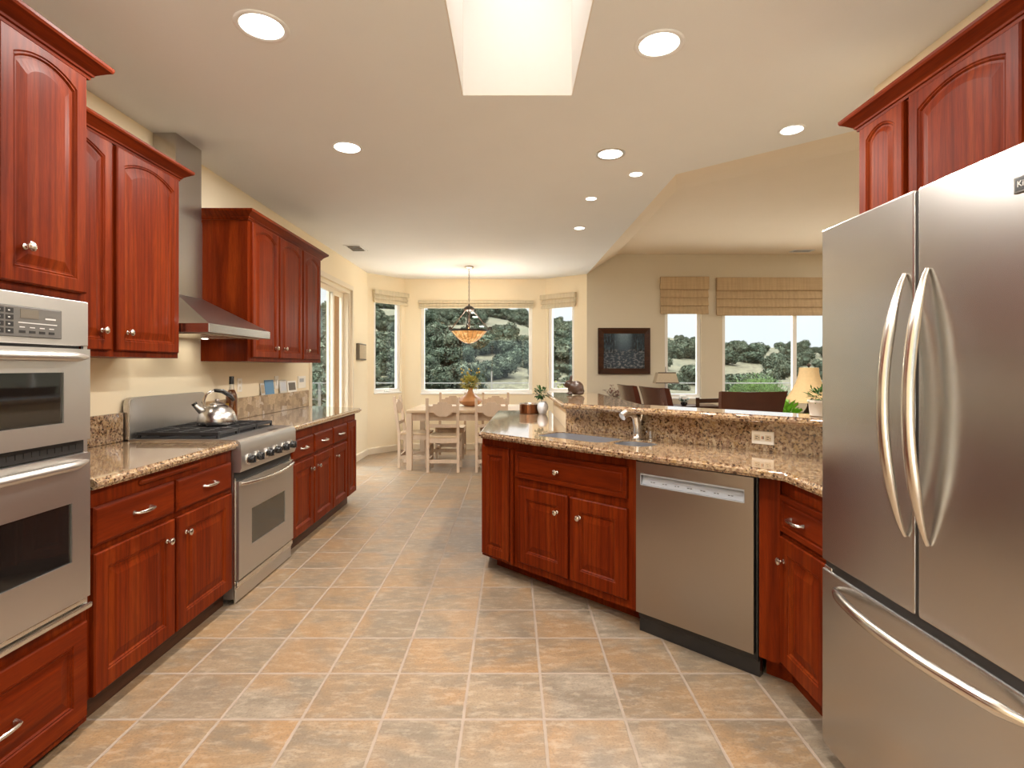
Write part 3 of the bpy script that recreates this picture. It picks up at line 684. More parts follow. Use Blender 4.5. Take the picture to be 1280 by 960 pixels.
for gi in range(3):
    x0, x1 = .035+gi*.230, .035+gi*.230+.222; mb = MB()
    for xx in (x0, x1-.012): mb.box(xx, xx+.012, .108, .572, .935, .955, .003)
    for yy in (.108, .214, .333, .452, .560): mb.box(x0+.012, x1-.012, yy, yy+.012, .937, .956, .003)
    for xx in (x0+.055, x0+.105, x0+.155): mb.box(xx, xx+.010, .120, .560, .940, .954, .002)
    for xx in (x0, x1-.012):
        for yy in (.110, .550): mb.box(xx, xx+.012, yy, yy+.012, .921, .936)
    obj('grate', mb, 'black_iron', t)
for bx in (.146, .376, .606):
    for by in (.22, .46): obj('burner', MB().lathe([(.045, .921), (.045, .930), (.030, .934), (.001, .934)], (bx, by, 0), 20), 'black_iron', t, 40)
# ---- far base cabinet
BY0 = 3.747; t = thing('base_cabinet', 'cherry base cabinet with three drawers beyond the range, ending near the sliding door', 'cabinet', (FX, BY0, 0), 90); W = 5.33-BY0
mb = MB(); mb.prism([(0, 0), (W, 0), (W+.28, .60), (0, .60)], .10, .868); obj('body', mb, 'cherry_vertical', t)
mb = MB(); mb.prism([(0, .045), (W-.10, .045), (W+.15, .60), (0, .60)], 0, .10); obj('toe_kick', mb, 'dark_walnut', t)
for a, b, s_ in ((.015, .425, 1), (.447, .870, 0), (.892, 1.275, 0)):
    d = obj('door', panel_door(a, b, .105, .63, fr=.06), 'cherry_vertical', t); knob(d, b-.06 if s_ else a+.06, .545)
    d = obj('drawer', slab_front(a, b, .655, .802), 'cherry_horizontal', t); pull(d, (a+b)/2, .728)
obj('end_panel', panel_door(1.30, 1.565, .105, .802, fr=.05), 'cherry_vertical', t)
# ---- wall cabinets
UX = -1.845
t = thing('upper_cabinet', 'cherry wall cabinet with arched doors hung between the oven cabinet and the range hood', 'cabinet', (UX, 1.969, 1.369), 90); W = 2.972-1.969
mb = MB(); mb.box(0, W, 0, .327, 0, 1.0); obj('body', mb, 'cherry_vertical', t)
for a, b, kx in ((.03, .492, .425), (.522, .985, .585)):
    d = obj('door', panel_door(a, b, .028, .976, rise=.046, fr=.045, frt=.030), 'cherry_vertical', t); knob(d, kx, .115)
crown(t, W, .327, .980, 0, 1)
t = thing('upper_cabinet', 'cherry wall cabinet with three narrow arched doors beyond the range hood', 'cabinet', (UX, 3.757, 1.362), 90); W = 5.19-3.757
mb = MB(); mb.box(0, W, 0, .327, 0, 1.0); obj('body', mb, 'cherry_vertical', t)
for a, b, kx in ((.040, .460, .395), (.486, .932, .555), (.962, 1.375, 1.03)):
    d = obj('door', panel_door(a, b, .028, .982, rise=.044, fr=.045, frt=.030), 'cherry_vertical', t); knob(d, kx, .105)
crown(t, W, .327, .986)
# ---- hood
t = thing('range_hood', 'stainless steel chimney range hood above the gas range', 'range hood', (-2.173, 2.990, 1.515), 0)
W, HD = .752, .488
mb = MB(); z0, z1, zt = 0, .050, .250; cy0, cy1, cd = .262, .540, .143
mb.rings([[(0, 0, z0), (HD, 0, z0), (HD, W, z0), (0, W, z0)], [(0, 0, z1), (HD, 0, z1), (HD, W, z1), (0, W, z1)], [(0, cy0, zt), (cd, cy0, zt), (cd, cy1, zt), (0, cy1, zt)]]); obj('canopy', mb, 'dark_steel', t)
mb = MB(); mb.box(.012, HD-.004, .004, W-.004, z1-.046, z1-.004); mb.box(HD, HD+.004, 0, W, z0, z1, .0015); mb.box(.0, HD, -.004, 0, z0, z1); obj('rim', mb, 'brushed_steel_vertical', t)
mb = MB(); mb.box(0, cd, cy0, cy1, zt-.002, .75); obj('chimney_lower', mb, 'brushed_steel_vertical', t)
mb = MB(); mb.box(0, cd-.004, cy0+.004, cy1-.004, .75, CZ-1.515-.001); obj('chimney_upper', mb, 'brushed_steel_vertical', t)
mb = MB()
for i in range(3): mb.box(.05, HD-.06, .04+i*.235, .255+i*.235, -.006, .0, .002)
obj('filter', mb, 'nickel', t)
for yy in (.16, .59):  # lamps added under the hood to brighten the wall behind the range
    lp = obj('added_hood_lamp', MB().lathe([(.020, -.0065), (.018, -.008), (.001, -.008)], (.13, yy, 0), 16), 'lamp_glow', t)
    l = bpy.data.lights.new('added_hood_bulb', 'AREA'); l.shape = 'DISK'; l.size = .03; l.energy = .22; l.color = (1, .9, .75); lo = bpy.data.objects.new('added_hood_bulb', l); COL.objects.link(lo); lo.parent = t; lo.location = (.13, yy, -.010)
# ---- kettle, bottle, small things on the wall
t = thing('kettle', 'brushed steel whistling kettle with a black arched handle on the range grates', 'kettle', (-1.862, 3.40, .956), 35)
mb = MB().lathe([(.098, 0), (.108, .006), (.112, .022), (.110, .045), (.100, .075), (.082, .102), (.058, .122), (.040, .130)], (0, 0, 0), 40); obj('body', mb, 'brushed_steel_vertical', t, 40)
mb = MB().lathe([(.043, .1295), (.042, .134), (.025, .142), (.010, .145), (.010, .150), (.014, .155), (.012, .163), (.001, .165)], (0, 0, 0), 28); obj('lid', mb, 'dark_steel', t, 40)
mb = MB().tube([(-.075, 0, .085), (-.105, 0, .112), (-.122, 0, .132)], .02, 12, rad=[.026, .019, .015]); s = obj('spout', mb, 'brushed_steel', t, 40)
mb = MB().cyl((-.120, 0, .130), (-.128, 0, .142), .0165, n=14); obj('whistle', mb, 'black_plastic', s, 40)
pts = [(-.07+.0, 0, .10), (-.078, 0, .15), (-.06, 0, .195), (-.02, 0, .218), (.03, 0, .212), (.075, 0, .180), (.095, 0, .150)]
mb = MB().tube(pts[:4], .006, 8, rad=[(.007, .010)]*4); h = obj('handle', mb, 'nickel', t, 40)
mb = MB().tube(pts[3:], .012, 10, rad=[(.008, .012), (.013, .015), (.014, .015), (.009, .012)]); obj('grip', mb, 'black_plastic', h, 40)
t = thing('oil_bottle', 'tall glass bottle of dark amber oil with a black capsule behind the kettle', 'bottle', (-2.06, 3.955, .9105))
obj('body', MB().lathe([(.034, 0), (.039, .004), (.039, .185), (.036, .21), (.026, .232), (.0185, .245)], (0, 0, 0), 24), 'amber_oil', t, 40)
obj('neck', MB().lathe([(.0185, .2455), (.0155, .27), (.0155, .285)], (0, 0, 0), 20), 'clear_glass', t, 40)
obj('capsule', MB().lathe([(.017, .285), (.0165, .338), (.0150, .342), (.001, .343)], (0, 0, 0), 20), 'black_plastic', t, 40)
mb = MB(); arc = [(-150+i*6)*PI/180 for i in range(11)]; mb.prism([(math.cos(a)*.0398, math.sin(a)*.0398) for a in arc]+[(math.cos(a)*.0392, math.sin(a)*.0392) for a in arc[::-1]], .105, .145); obj('paper_label', mb, 'yellow_flower', t)
def wy(px, X_=2.165): return X_*F/(VX-px)
def wz(py, Y): return H-(py-VY)*Y/F
def wall_plate(label, px0, px1, py0, py1, name, cat, holes='outlet', group=None):
    y0, y1 = wy(px0), wy(px1); ym = (y0+y1)/2; z1, z0 = wz(py0, ym), wz(py1, ym); W = y1-y0; h = z1-z0
    t = thing(name, label, cat, (-2.1745, y0, z0), 90, group)
    obj('plate', MB().box(0, W, -.008, 0, 0, h, .003), 'switch_plastic', t)
    if holes == 'outlet':
        for zz in (h*.28, h*.72): obj('socket', MB().box(W*.3, W*.7, -.010, -.0078, zz-h*.12, zz+h*.12, .001), 'cream_trim', t)
    elif holes == 'switch': obj('rocker', MB().box(W*.32, W*.68, -.013, -.0078, h*.27, h*.73, .002), 'white_vinyl', t)
    else:
        obj('screen', MB().box(W*.18, W*.72, -.0095, -.0078, h*.5, h*.8, .001), 'pocket_grey', t)
    return t
wall_plate('cream outlet plate on the wall just past the oil bottle', 297.5, 303, 473, 490, 'outlet_plate', 'outlet')
wall_plate('cream switch plate on the wall just behind the blue card', 344, 348.5, 470, 486, 'switch_plate', 'light switch', 'switch')
wall_plate('white square thermostat on the wall beside the sliding door', 373, 382.5, 470, 485, 'thermostat', 'thermostat', 'panel')
def card(label, px0, px1, py0, py1, mat, lean=.006, inner=None):
    y0, y1 = wy(px0, 2.158), wy(px1, 2.158); ym = (y0+y1)/2; zt = wz(py0, ym); z0 = 1.0785; W = y1-y0; h = zt-z0
    t = thing('card', label, 'card', (-2.158, y0, z0), 90, 'cards on the backsplash ledge')
    s = obj('sheet', MB().box(0, W, -.002, .002, 0, h), mat, t); s.rotation_euler = (-math.asin(min(.9, .012/h)), 0, 0)
    if inner: s2 = obj('printed_picture', MB().box(W*.12, W*.88, -.0028, -.0019, h*.15, h*.85), inner, s)
    return t
card('small tan picture card leaning on the backsplash beside the blue card', 326.5, 331.5, 479, 495, 'pale_card', inner='tan_card')
card('blue greeting card leaning on the backsplash beyond the range', 332, 343, 475, 494, 'blue_card')
card('pale grey card leaning on the backsplash between blue card and photo card', 350, 359, 475, 491, 'pale_card', inner='glazed_white')
card('white card with a dark photo leaning on the backsplash near the thermostat', 360, 371, 476, 491, 'switch_plastic', inner='slate_plate')
y0, y1 = wy(446), wy(455)
t = thing('wall_plaque', 'dark grey rectangular plaque on the wall beyond the sliding door', 'plaque', (-2.1745, y0, 1.42), 90)
obj('board', MB().box(0, y1-y0, -.045, 0, 0, .235, .006), 'slate_plate', t); obj('face', MB().box(.02, y1-y0-.02, -.049, -.0445, .02, .215, .003), 'tan_card', t)
def vent(label, x, y, z, wx_, wy_, rz=0):
    t = thing('air_vent', label, 'air vent', (x, y, z), rz)
    f = MB(); f.plate([(-wx_/2, -wy_/2), (wx_/2, -wy_/2), (wx_/2, wy_/2), (-wx_/2, wy_/2)], [[(-wx_/2+.025, -wy_/2+.025), (wx_/2-.025, -wy_/2+.025), (wx_/2-.025, wy_/2-.025), (-wx_/2+.025, wy_/2-.025)]], -.008, -.0005); obj('frame', f, 'ceiling_paint', t)
    b = MB(); b.box(-wx_/2+.025, wx_/2-.025, -wy_/2+.025, wy_/2-.025, -.003, -.0008); obj('duct_opening', b, 'slate_plate', t)
    for i in range(4):
        yy = -wy_/2+.04+i*(wy_-.08)/3; s = MB(); s.obox((0, yy, -.006), (wx_-.05, .016, .0015), Matrix.Rotation(.6, 3, 'X')); obj('slat', s, 'ceiling_paint', t)
vent('white air vent on the ceiling above the sliding door', -1.86, 6.41, CZ, .20, .34)
vent('small air vent on the raised dining ceiling near the woven shades', 4.28, 7.95, FZ, .30, .16)
# ================================================================ ISLAND (front runs at 45 deg; x + y = const along it)
DF = 3.33; S2 = math.sqrt(2)
IR = (-.194, DF+.194, 0)                      # root at the island's front corner
inv = loc2(IR, -45)
def ud(px, d=3.31): r = (px-VX)/F; x = d*r/(1+r); return (x+.194)*S2
t = thing('island_cabinet', 'deep red cherry island cabinet under the sink with one wide drawer and two doors', 'cabinet', IR, -45)
U1 = 1.160
poly = [(-.194, 3.524), (-.194+U1/S2, 3.524-U1/S2), (-.194+U1/S2+.262, 3.524-U1/S2+.262), (.352, 3.512), (.352, 5.04), (-.125, 5.04)]
mb = MB(); mb.prism([inv(*p) for p in poly], .095, .655); 
# upper part leaves room for the sink bowls
pu = [(-.194, 3.524), (-.194+U1/S2, 3.524-U1/S2), (-.194+U1/S2+.02, 3.524-U1/S2+.02), (-.174, 3.544), (-.16, 5.04), (-.17, 5.04)]
mb.prism([inv(*p) for p in pu], .655, .868); mb.prism([inv(*p) for p in [(-.13, 3.66), (.12, 3.66), (.12, 5.04), (-.12, 5.04)]], .66, .868)
obj('body', mb, 'cherry_vertical', t)
pt = [(-.10, 3.60), (-.194+U1/S2+.085, 3.524-U1/S2+.085), (-.194+U1/S2+.26, 3.524-U1/S2+.26), (.345, 3.505), (.345, 4.95), (-.08, 4.95)]
mb = MB(); mb.prism([inv(*p) for p in pt], 0, .095); obj('toe_kick', mb, 'cherry_vertical', t)
obj('side_panel', panel_door(.012, .262, .115, .815, fr=.052), 'cherry_vertical', t)
mb = MB(); mb.box(.275, .300, -.022, 0, .10, .815, .008); obj('pilaster', mb, 'cherry_vertical', t)
d = obj('drawer', bead_front(.315, 1.113, .650, .812), 'cherry_horizontal', t); knob(d, .655, .727)
for a, b, kx in ((.343, .727, .655), (.745, 1.113, .815)):
    d = obj('door', panel_door(a, b, .140, .602, fr=.068), 'cherry_vertical', t); knob(d, kx, .500)
# dishwasher
U2, U3 = 1.166, 1.745
t = thing('dishwasher', 'stainless steel dishwasher with a recessed pocket handle', 'dishwasher', (IR[0]+U2/S2, IR[1]-U2/S2, 0), -45); W = U3-U2
mb = MB(); mb.box(.004, W-.004, .006, .36, .07, .855); obj('body', mb, 'black_gap', t)
q = MB(); px0, px1, pz0, pz1 = .012+.02, W-.045, .742, .793
q.plate([(.004, .105), (W-.004, .105), (W-.004, .852), (.004, .852)], [[(px0, pz0), (px1, pz0), (px1, pz1), (px0, pz1)]], 0, .026)
for v in q.bm.verts: v.co = Vector((v.co.x, v.co.z-.022, v.co.y))
d = obj('door', q, 'dark_steel', t)
m = MB(); m.rings([[(px0, -.0225, pz0), (px1, -.0225, pz0), (px1, .020, pz0+.006), (px0, .020, pz0+.006)], [(px0, -.0225, pz0-.0), (px1, -.0225, pz0), (px1, .004, pz0+.012), (px0, .004, pz0+.012)]], True, (False, False))
m.quad((px0, -.016, pz0), (px1, -.016, pz0), (px1, .004, pz1), (px0, .004, pz1)); m.box(px0, px1, -.024, -.020, pz1-.004, pz1+.003); m.box(px0-.003, px0, -.024, -.020, pz0-.003, pz1+.003); m.box(px1, px1+.003, -.024, -.020, pz0-.003, pz1+.003); m.box(px0, px1, -.024, -.018, pz0-.004, pz0)
obj('handle_pocket', m, 'pocket_grey', d)
m = MB()
for i in range(7): x = px0+.06+i*(px1-px0-.12)/6; m.box(x-.012, x-.004, -.0135, -.0105, pz0+.014, pz0+.017); m.box(x+.002, x+.010, -.0135, -.0105, pz0+.014, pz0+.017)
obj('control_marks', m, 'panel_grey', d)
mb = MB(); mb.box(.004, W+.010, .012, .05, .0, .100); obj('toe_plate', mb, 'black_plastic', t)
mb = MB(); mb.box(W, W+.008, -.004, .03, .07, .862); mb.box(0, W, -.002, .03, .853, .866); obj('gasket', mb, 'black_gap', t)
# filler stile and cabinet by the refrigerator
U4 = 1.756; fx0, fy0 = IR[0]+U4/S2, IR[1]-U4/S2; KX = 1.112
cx1 = KX; cy1_ = DF-KX
t = thing('corner_cabinet', 'narrow cherry corner cabinet between the dishwasher and the refrigerator', 'cabinet', (KX, cy1_, 0), -90); W = cy1_-1.845
kin = loc2((KX, cy1_, 0), -90)
mb = MB(); mb.prism([kin(*p) for p in [(fx0, fy0), (KX, cy1_), (KX, 1.846), (1.62, 1.846), (1.62, 2.08), (1.30, 2.44)]], .10, .868); obj('body', mb, 'cherry_vertical', t)
mb = MB(); mb.prism([kin(*p) for p in [(fx0+.05, fy0+.04), (KX+.06, cy1_+.03), (KX+.06, 1.846), (1.6, 1.846), (1.6, 2.08), (1.30, 2.42)]], 0, .10); obj('toe_kick', mb, 'cherry_horizontal', t)
mb = MB(); s_ = .06; n_ = .0125
pp = [(fx0+.004, fy0-.004), (KX-.002, cy1_+.002-.0), (KX-.002-.010, cy1_-.010), (fx0-.006, fy0-.014)]
mb.prism([kin(*p) for p in pp], .100, .866); obj('filler_panel', mb, 'cherry_vertical', t)
d = obj('door', panel_door(.018, W-.012, .115, .632, fr=.06), 'cherry_vertical', t); knob(d, .055, .540)
d = obj('drawer', bead_front(.018, W-.012, .652, .802), 'cherry_horizontal', t); pull(d, .155, .722, wd=.09)
# island countertop with the two sink cut-outs
def rrect(cx, cz, hx, hz, r, n=6):
    out = []
    for sx_, sz_, a0 in ((1, 1, 0), (-1, 1, 90), (-1, -1, 180), (1, -1, 270)):
        for i in range(n+1):
            a = math.radians(a0+90*i/n); out.append((cx+sx_*(hx-r)+r*math.cos(a), cz+sz_*(hz-r)+r*math.sin(a)))
    return out
def from_ud(u, d_): x0 = -.194+u/S2; y0 = DF+.194-u/S2; k = (d_-DF)/2; return (x0+k, y0+k)
D0, D1 = 3.385, 3.745
def ud_c(px, d_): r = (px-VX)/F; x = d_*r/(1+r); k = (d_-DF)/2; return (x-k+.194)*S2
b1 = (ud_c(684, 3.56), ud_c(768, 3.56)); b2 = (ud_c(773, 3.56), ud_c(817, 3.56))
def bowl_loop(b, ins, d0=D0, d1=D1, r=.07):
    lp = rrect((b[0]+b[1])/2, 0, (b[1]-b[0])/2-ins, (d1-d0)/2/S2-ins, max(.02, r-ins)); return [from_ud(u, (d0+d1)/2+v*S2) for u, v in lp]
c = thing('island_countertop', 'polished granite island countertop around the double sink', 'countertop', (0, 0, 0))
outer = [(-.21, 3.415), (1.062, 2.12), (1.062, 1.845), (1.842, 1.845), (1.842, 2.036), (.358, 3.516), (.358, 5.10), (-.14, 5.10)]
h1, h2 = bowl_loop(b1, 0), bowl_loop(b2, 0, 3.42, 3.70)
mb = MB(); mb.plate(outer, [h1, h2], .870, .910, .013, 3, lambda m: (m.x+m.y < 3.24 or m.x < .2 or m.y > 5.05) and m.y > 1.86 and not (.0 < m.x < .95 and 3.33 < m.x+m.y < 3.8))
obj('slab', mb, 'granite', c, 50)
mb = MB(); mb.prism([(.350, 3.500), (1.838, 2.012), (1.838, 2.034), (.362, 3.510)], .9105, 1.056); obj('backsplash', mb, 'granite', c)
s = thing('sink', 'undermount double bowl stainless steel sink in the island countertop', 'sink', (0, 0, 0))
for b, nm, dd in ((b1, 'large_bowl', (D0, D1)), (b2, 'small_bowl', (3.42, 3.70))):
    L = []
    for ins, z in ((.0012, .9045), (.003, .9045), (.003, .80), (.006, .72), (.02, .695), (.05, .69)): L.append([(x, y, z) for x, y in bowl_loop(b, ins, *dd)])
    mb = MB(); mb.rings(L, True, (False, True)); bw = obj(nm, mb, 'sink_steel', s, 50)
    cx, cy = from_ud((b[0]+b[1])/2, sum(dd)/2); obj('drain', MB().lathe([(.042, .6905), (.040, .694), (.028, .693), (.001, .692)], (cx, cy, 0), 20), 'chrome', bw, 40)
fxy = from_ud(ud_c(797, 3.79), 3.79)
t = thing('kitchen_faucet', 'steel pull-out kitchen faucet behind the sink', 'faucet', (fxy[0], fxy[1], .9105), -45)
obj('base', MB().lathe([(.034, 0), (.034, .006), (.028, .012), (.026, .03)], (0, 0, 0), 24), 'nickel', t, 40)
obj('body', MB().tube([(0, 0, .028), (0, -.004, .075), (-.004, -.012, .125)], .019, 14, rad=[.025, .024, .025]), 'nickel', t, 40)
obj('spout', MB().tube([(-.004, -.008, .118), (-.012, -.035, .148), (-.025, -.075, .150), (-.035, -.105, .132)], .015, 14, rad=[.023, .022, .023, .024]), 'nickel', t, 40)
obj('handle', MB().tube([(.014, 0, .10), (.026, -.002, .118), (.030, .0, .150)], .006, 10, rad=[.009, .008, .006]), 'nickel', t, 40)
sxy = from_ud(ud_c(813.5, 3.79), 3.79)
t = thing('soap_dispenser', 'small steel soap dispenser beside the faucet', 'soap dispenser', (sxy[0], sxy[1], .9105), -45)
obj('base', MB().lathe([(.016, 0), (.016, .008), (.011, .012), (.010, .05), (.012, .055), (.001, .058)], (0, 0, 0), 18), 'nickel', t, 40)
obj('spout', MB().tube([(0, 0, .052), (0, -.02, .058), (0, -.045, .052)], .005, 10), 'nickel', t, 40)
# outlet on the granite
oxy = lambda px: (lambda r: (3.848*r/(1+r), 3.848/(1+r)))((px-VX)/F)
oa, ob = oxy(940), oxy(968); L_ = math.hypot(ob[0]-oa[0], ob[1]-oa[1])
t = thing('outlet_plate', 'ivory horizontal outlet with red button on the granite bar face', 'outlet', (oa[0], oa[1], .944), -45)
obj('plate', MB().box(0, L_, -.006, .0015, 0, .064, .003), 'switch_plastic', t)
for x in (.25, .75): obj('socket', MB().box(L_*x-.014, L_*x+.014, -.008, -.0058, .018, .046, .001), 'cream_trim', t)
for x in (.25, .75):
    m = MB(); m.box(L_*x-.007, L_*x+.005, -.0088, -.0078, .036, .039); m.box(L_*x-.007, L_*x+.003, -.0088, -.0078, .026, .029); m.box(L_*x+.008, L_*x+.011, -.0088, -.0078, .030, .034); obj('slot', m, 'black_gap', t)
obj('reset_button', MB().box(L_*.5-.004, L_*.5-.001, -.0085, -.0058, .026, .040), 'candle_orange', t); obj('test_button', MB().box(L_*.5+.002, L_*.5+.005, -.0085, -.0058, .026, .040), 'black_gap', t)
# raised bar
c = thing('bar_top', 'polished granite raised bar top that bends behind the sink', 'countertop', (0, 0, 0))
mb = MB(); mb.plate([(.312, 3.375), (.335, 3.335), (1.842, 1.835), (1.842, 2.178), (.79, 3.235), (.745, 4.76), (.295, 4.76)], [], 1.060, 1.096, .012, 3); obj('slab', mb, 'granite', c, 50)
# ---- things on the island
t = thing('copper_pot', 'round copper canister on the island countertop beside the small white vase', 'pot', (.155, 4.80, .9105))
obj('body', MB().lathe([(.084, 0), (.088, .004), (.088, .078)], (0, 0, 0), 40), 'copper', t, 40)
obj('rim', MB().lathe([(.088, .0785), (.0905, .081), (.0905, .088), (.086, .088), (.084, .078)], (0, 0, 0), 40), 'nickel', t, 40)
obj('lid', MB().lathe([(.083, .078), (.083, .082), (.02, .084), (.001, .084)], (0, 0, 0), 40), 'copper', t, 40)
t = thing('small_vase', 'small pale ceramic vase on the island beside the copper canister', 'vase', (.268, 4.72, .9105))
obj('body', MB().lathe([(.028, 0), (.032, .004), (.045, .035), (.049, .060), (.044, .085), (.032, .100), (.034, .108), (.030, .107), (.028, .09)], (0, 0, 0), 28), 'glazed_white', t, 40)
t = thing('plant_cutting', 'green leafy cutting standing in the small pale vase', 'plant', (.262, 4.72, 1.00))
leaves(90, (-.012, 0, .095), (.045, .04, .045), .034, .028, 3, 'dark_leaf', 'leaves', t)
obj('stem', MB().tube([(0, 0, 0), (-.004, 0, .05), (-.012, 0, .11)], .003, 6), 'green_leaf', t)
t = thing('rabbit_figurine', 'dark brown crouching rabbit figurine on the raised bar', 'figurine', (.497, 4.33, 1.0965))
mb = MB(); mb.ico((.018, 0, .058), .062, 3, (1.0, .80, .92)); mb.ico((.045, 0, .040), .042, 2, (.9, .95, .9)); mb.ico((-.034, 0, .088), .034, 3, (1.15, .85, .95)); mb.ico((-.058, 0, .078), .02, 2); mb.ico((-.01, 0, .05), .045, 2, (.9, .8, 1))
for sy in (-1, 1):
    mb.ico((-.024, sy*.019, .128), .016, 2, (.62, .75, 2.3), R=Matrix.Rotation(.22, 3, 'Y')); mb.ico((-.035, sy*.022, .012), .014, 2, (1.8, .9, .8)); mb.ico((.045, sy*.036, .016), .018, 2, (1.9, .8, .85)); mb.ico((.035, sy*.034, .045), .032, 2, (1, .55, 1))
mb.ico((.072, 0, .03), .015, 2)
o = obj('rabbit_body', mb, 'rabbit_brown', t, 180)
rm = o.modifiers.new('one_skin', 'REMESH'); rm.mode = 'VOXEL'; rm.voxel_size = .004; rm.use_smooth_shade = True
sm = o.modifiers.new('soften', 'SMOOTH'); sm.factor = .5; sm.iterations = 2
m = MB()
for sy in (-1, 1): m.ico((-.050, sy*.0275, .096), .0045, 2)
obj('eye', m, 'black_plastic', t)
t = thing('potted_succulent', 'small green plant in a pale stone pot at the refrigerator end of the bar', 'potted plant', (1.405, 2.455, 1.0965))
obj('pot', MB().lathe([(.038, 0), (.042, .003), (.048, .06), (.052, .064), (.052, .074), (.046, .074), (.044, .06)], (0, 0, 0), 28), 'stone_white', t, 40)
obj('soil', MB().lathe([(.0445, .062), (.03, .066), (.001, .067)], (0, 0, 0), 20), 'dark_soil', t)
leaves(120, (0, 0, .095), (.052, .052, .035), .03, .012, 5, 'green_leaf', 'leaves', t)
# ================================================================ REFRIGERATOR (front faces -X)
FRX, FY1 = 1.057, 1.838
t = thing('refrigerator', 'stainless steel french door refrigerator with bottom freezer drawer', 'refrigerator', (FRX, FY1, 0), -90); W = .86; SPL = 1.838-1.409
mb = MB(); mb.box(.004, W-.004, .07, .76, .03, 1.765, .004); obj('body', mb, 'panel_grey', t)
def fdoor(x0, x1, z0, z1, nm):
    m = MB(); m.box(x0, x1, 0, .062, z0, z1, .006, 2); return obj(nm, m, 'brushed_steel_vertical', t)
dl = fdoor(.0, SPL-.006, .668, 1.787, 'door'); dr = fdoor(SPL+.006, W, .668, 1.787, 'door'); fd = fdoor(0, W, .045, .640, 'freezer_drawer')
mb = MB(); mb.box(.01, W-.01, .010, .07, .640, .668); mb.box(SPL-.006, SPL+.006, .004, .07, .67, 1.78); obj('gasket', mb, 'black_gap', t)
mb = MB(); mb.box(.01, .05, .004, .06, .641, .652, .002); obj('hinge', mb, 'nickel', t)
mb = MB(); mb.box(.02, W-.02, .05, .12, .0, .045); obj('base_grille', mb, 'panel_grey', t)
def fhandle(x, door, out):
    z0, z1 = .868, 1.570; pts, rad = [], []
    for i in range(33):
        k = i/32; s = math.sin(PI*k)**.78
        pts.append((x, -.004-out*s, z0+(z1-z0)*k)); e = min(1, .35+3.2*min(k, 1-k)); rad.append((.013*e, .0175*e))
    obj('handle', MB().tube(pts, .013, 14, rad=rad, flat=(0, -1, 0)), 'nickel', door, 60)
fhandle(SPL-.034, dl, .060); fhandle(SPL+.044, dr, .050)
pts, rad = [], []
for i in range(33):
    k = i/32; s = math.sin(PI*k)**.62; e = min(1, .45+6*min(k, 1-k)); pts.append((.088+(W-.176)*k, -.004-.07*s, .600+.006*s)); rad.append((.0165*e, .014*e))
obj('handle', MB().tube(pts, .013, 14, rad=rad, flat=(0, 0, 1)), 'nickel', fd, 60)
BX = 1.838-1.128; bd = obj('badge', MB().box(BX-.003, BX+.10, -.004, 0, 1.682, 1.718, .002), 'panel_grey', dr)
obj('badge_plate', MB().box(BX+.002, BX+.095, -.0046, -.0038, 1.687, 1.713), 'black_plastic', bd)
text('badge_text', 'KitchenAid', .018, 'light_mark', bd, (BX+.006, -.0048, 1.700), (PI/2, 0, 0))
# ---- cabinet above
CX_ = 1.52; CY1 = 2.352
t = thing('upper_cabinet', 'cherry wall cabinet with arched doors above the refrigerator', 'cabinet', (CX_, CY1, 1.80), -90); W = 1.25
mb = MB(); mb.box(0, W, 0, .318, 0, .57); obj('body', mb, 'cherry_vertical', t)
for a, b in ((.022, .282), (.312, .762), (.782, 1.23)): obj('door', panel_door(a, b, .02, .545, rise=.042 if b-a > .3 else .036, fr=.045, frt=.028), 'cherry_vertical', t)
crown(t, W, .318, .550, 1, 0)
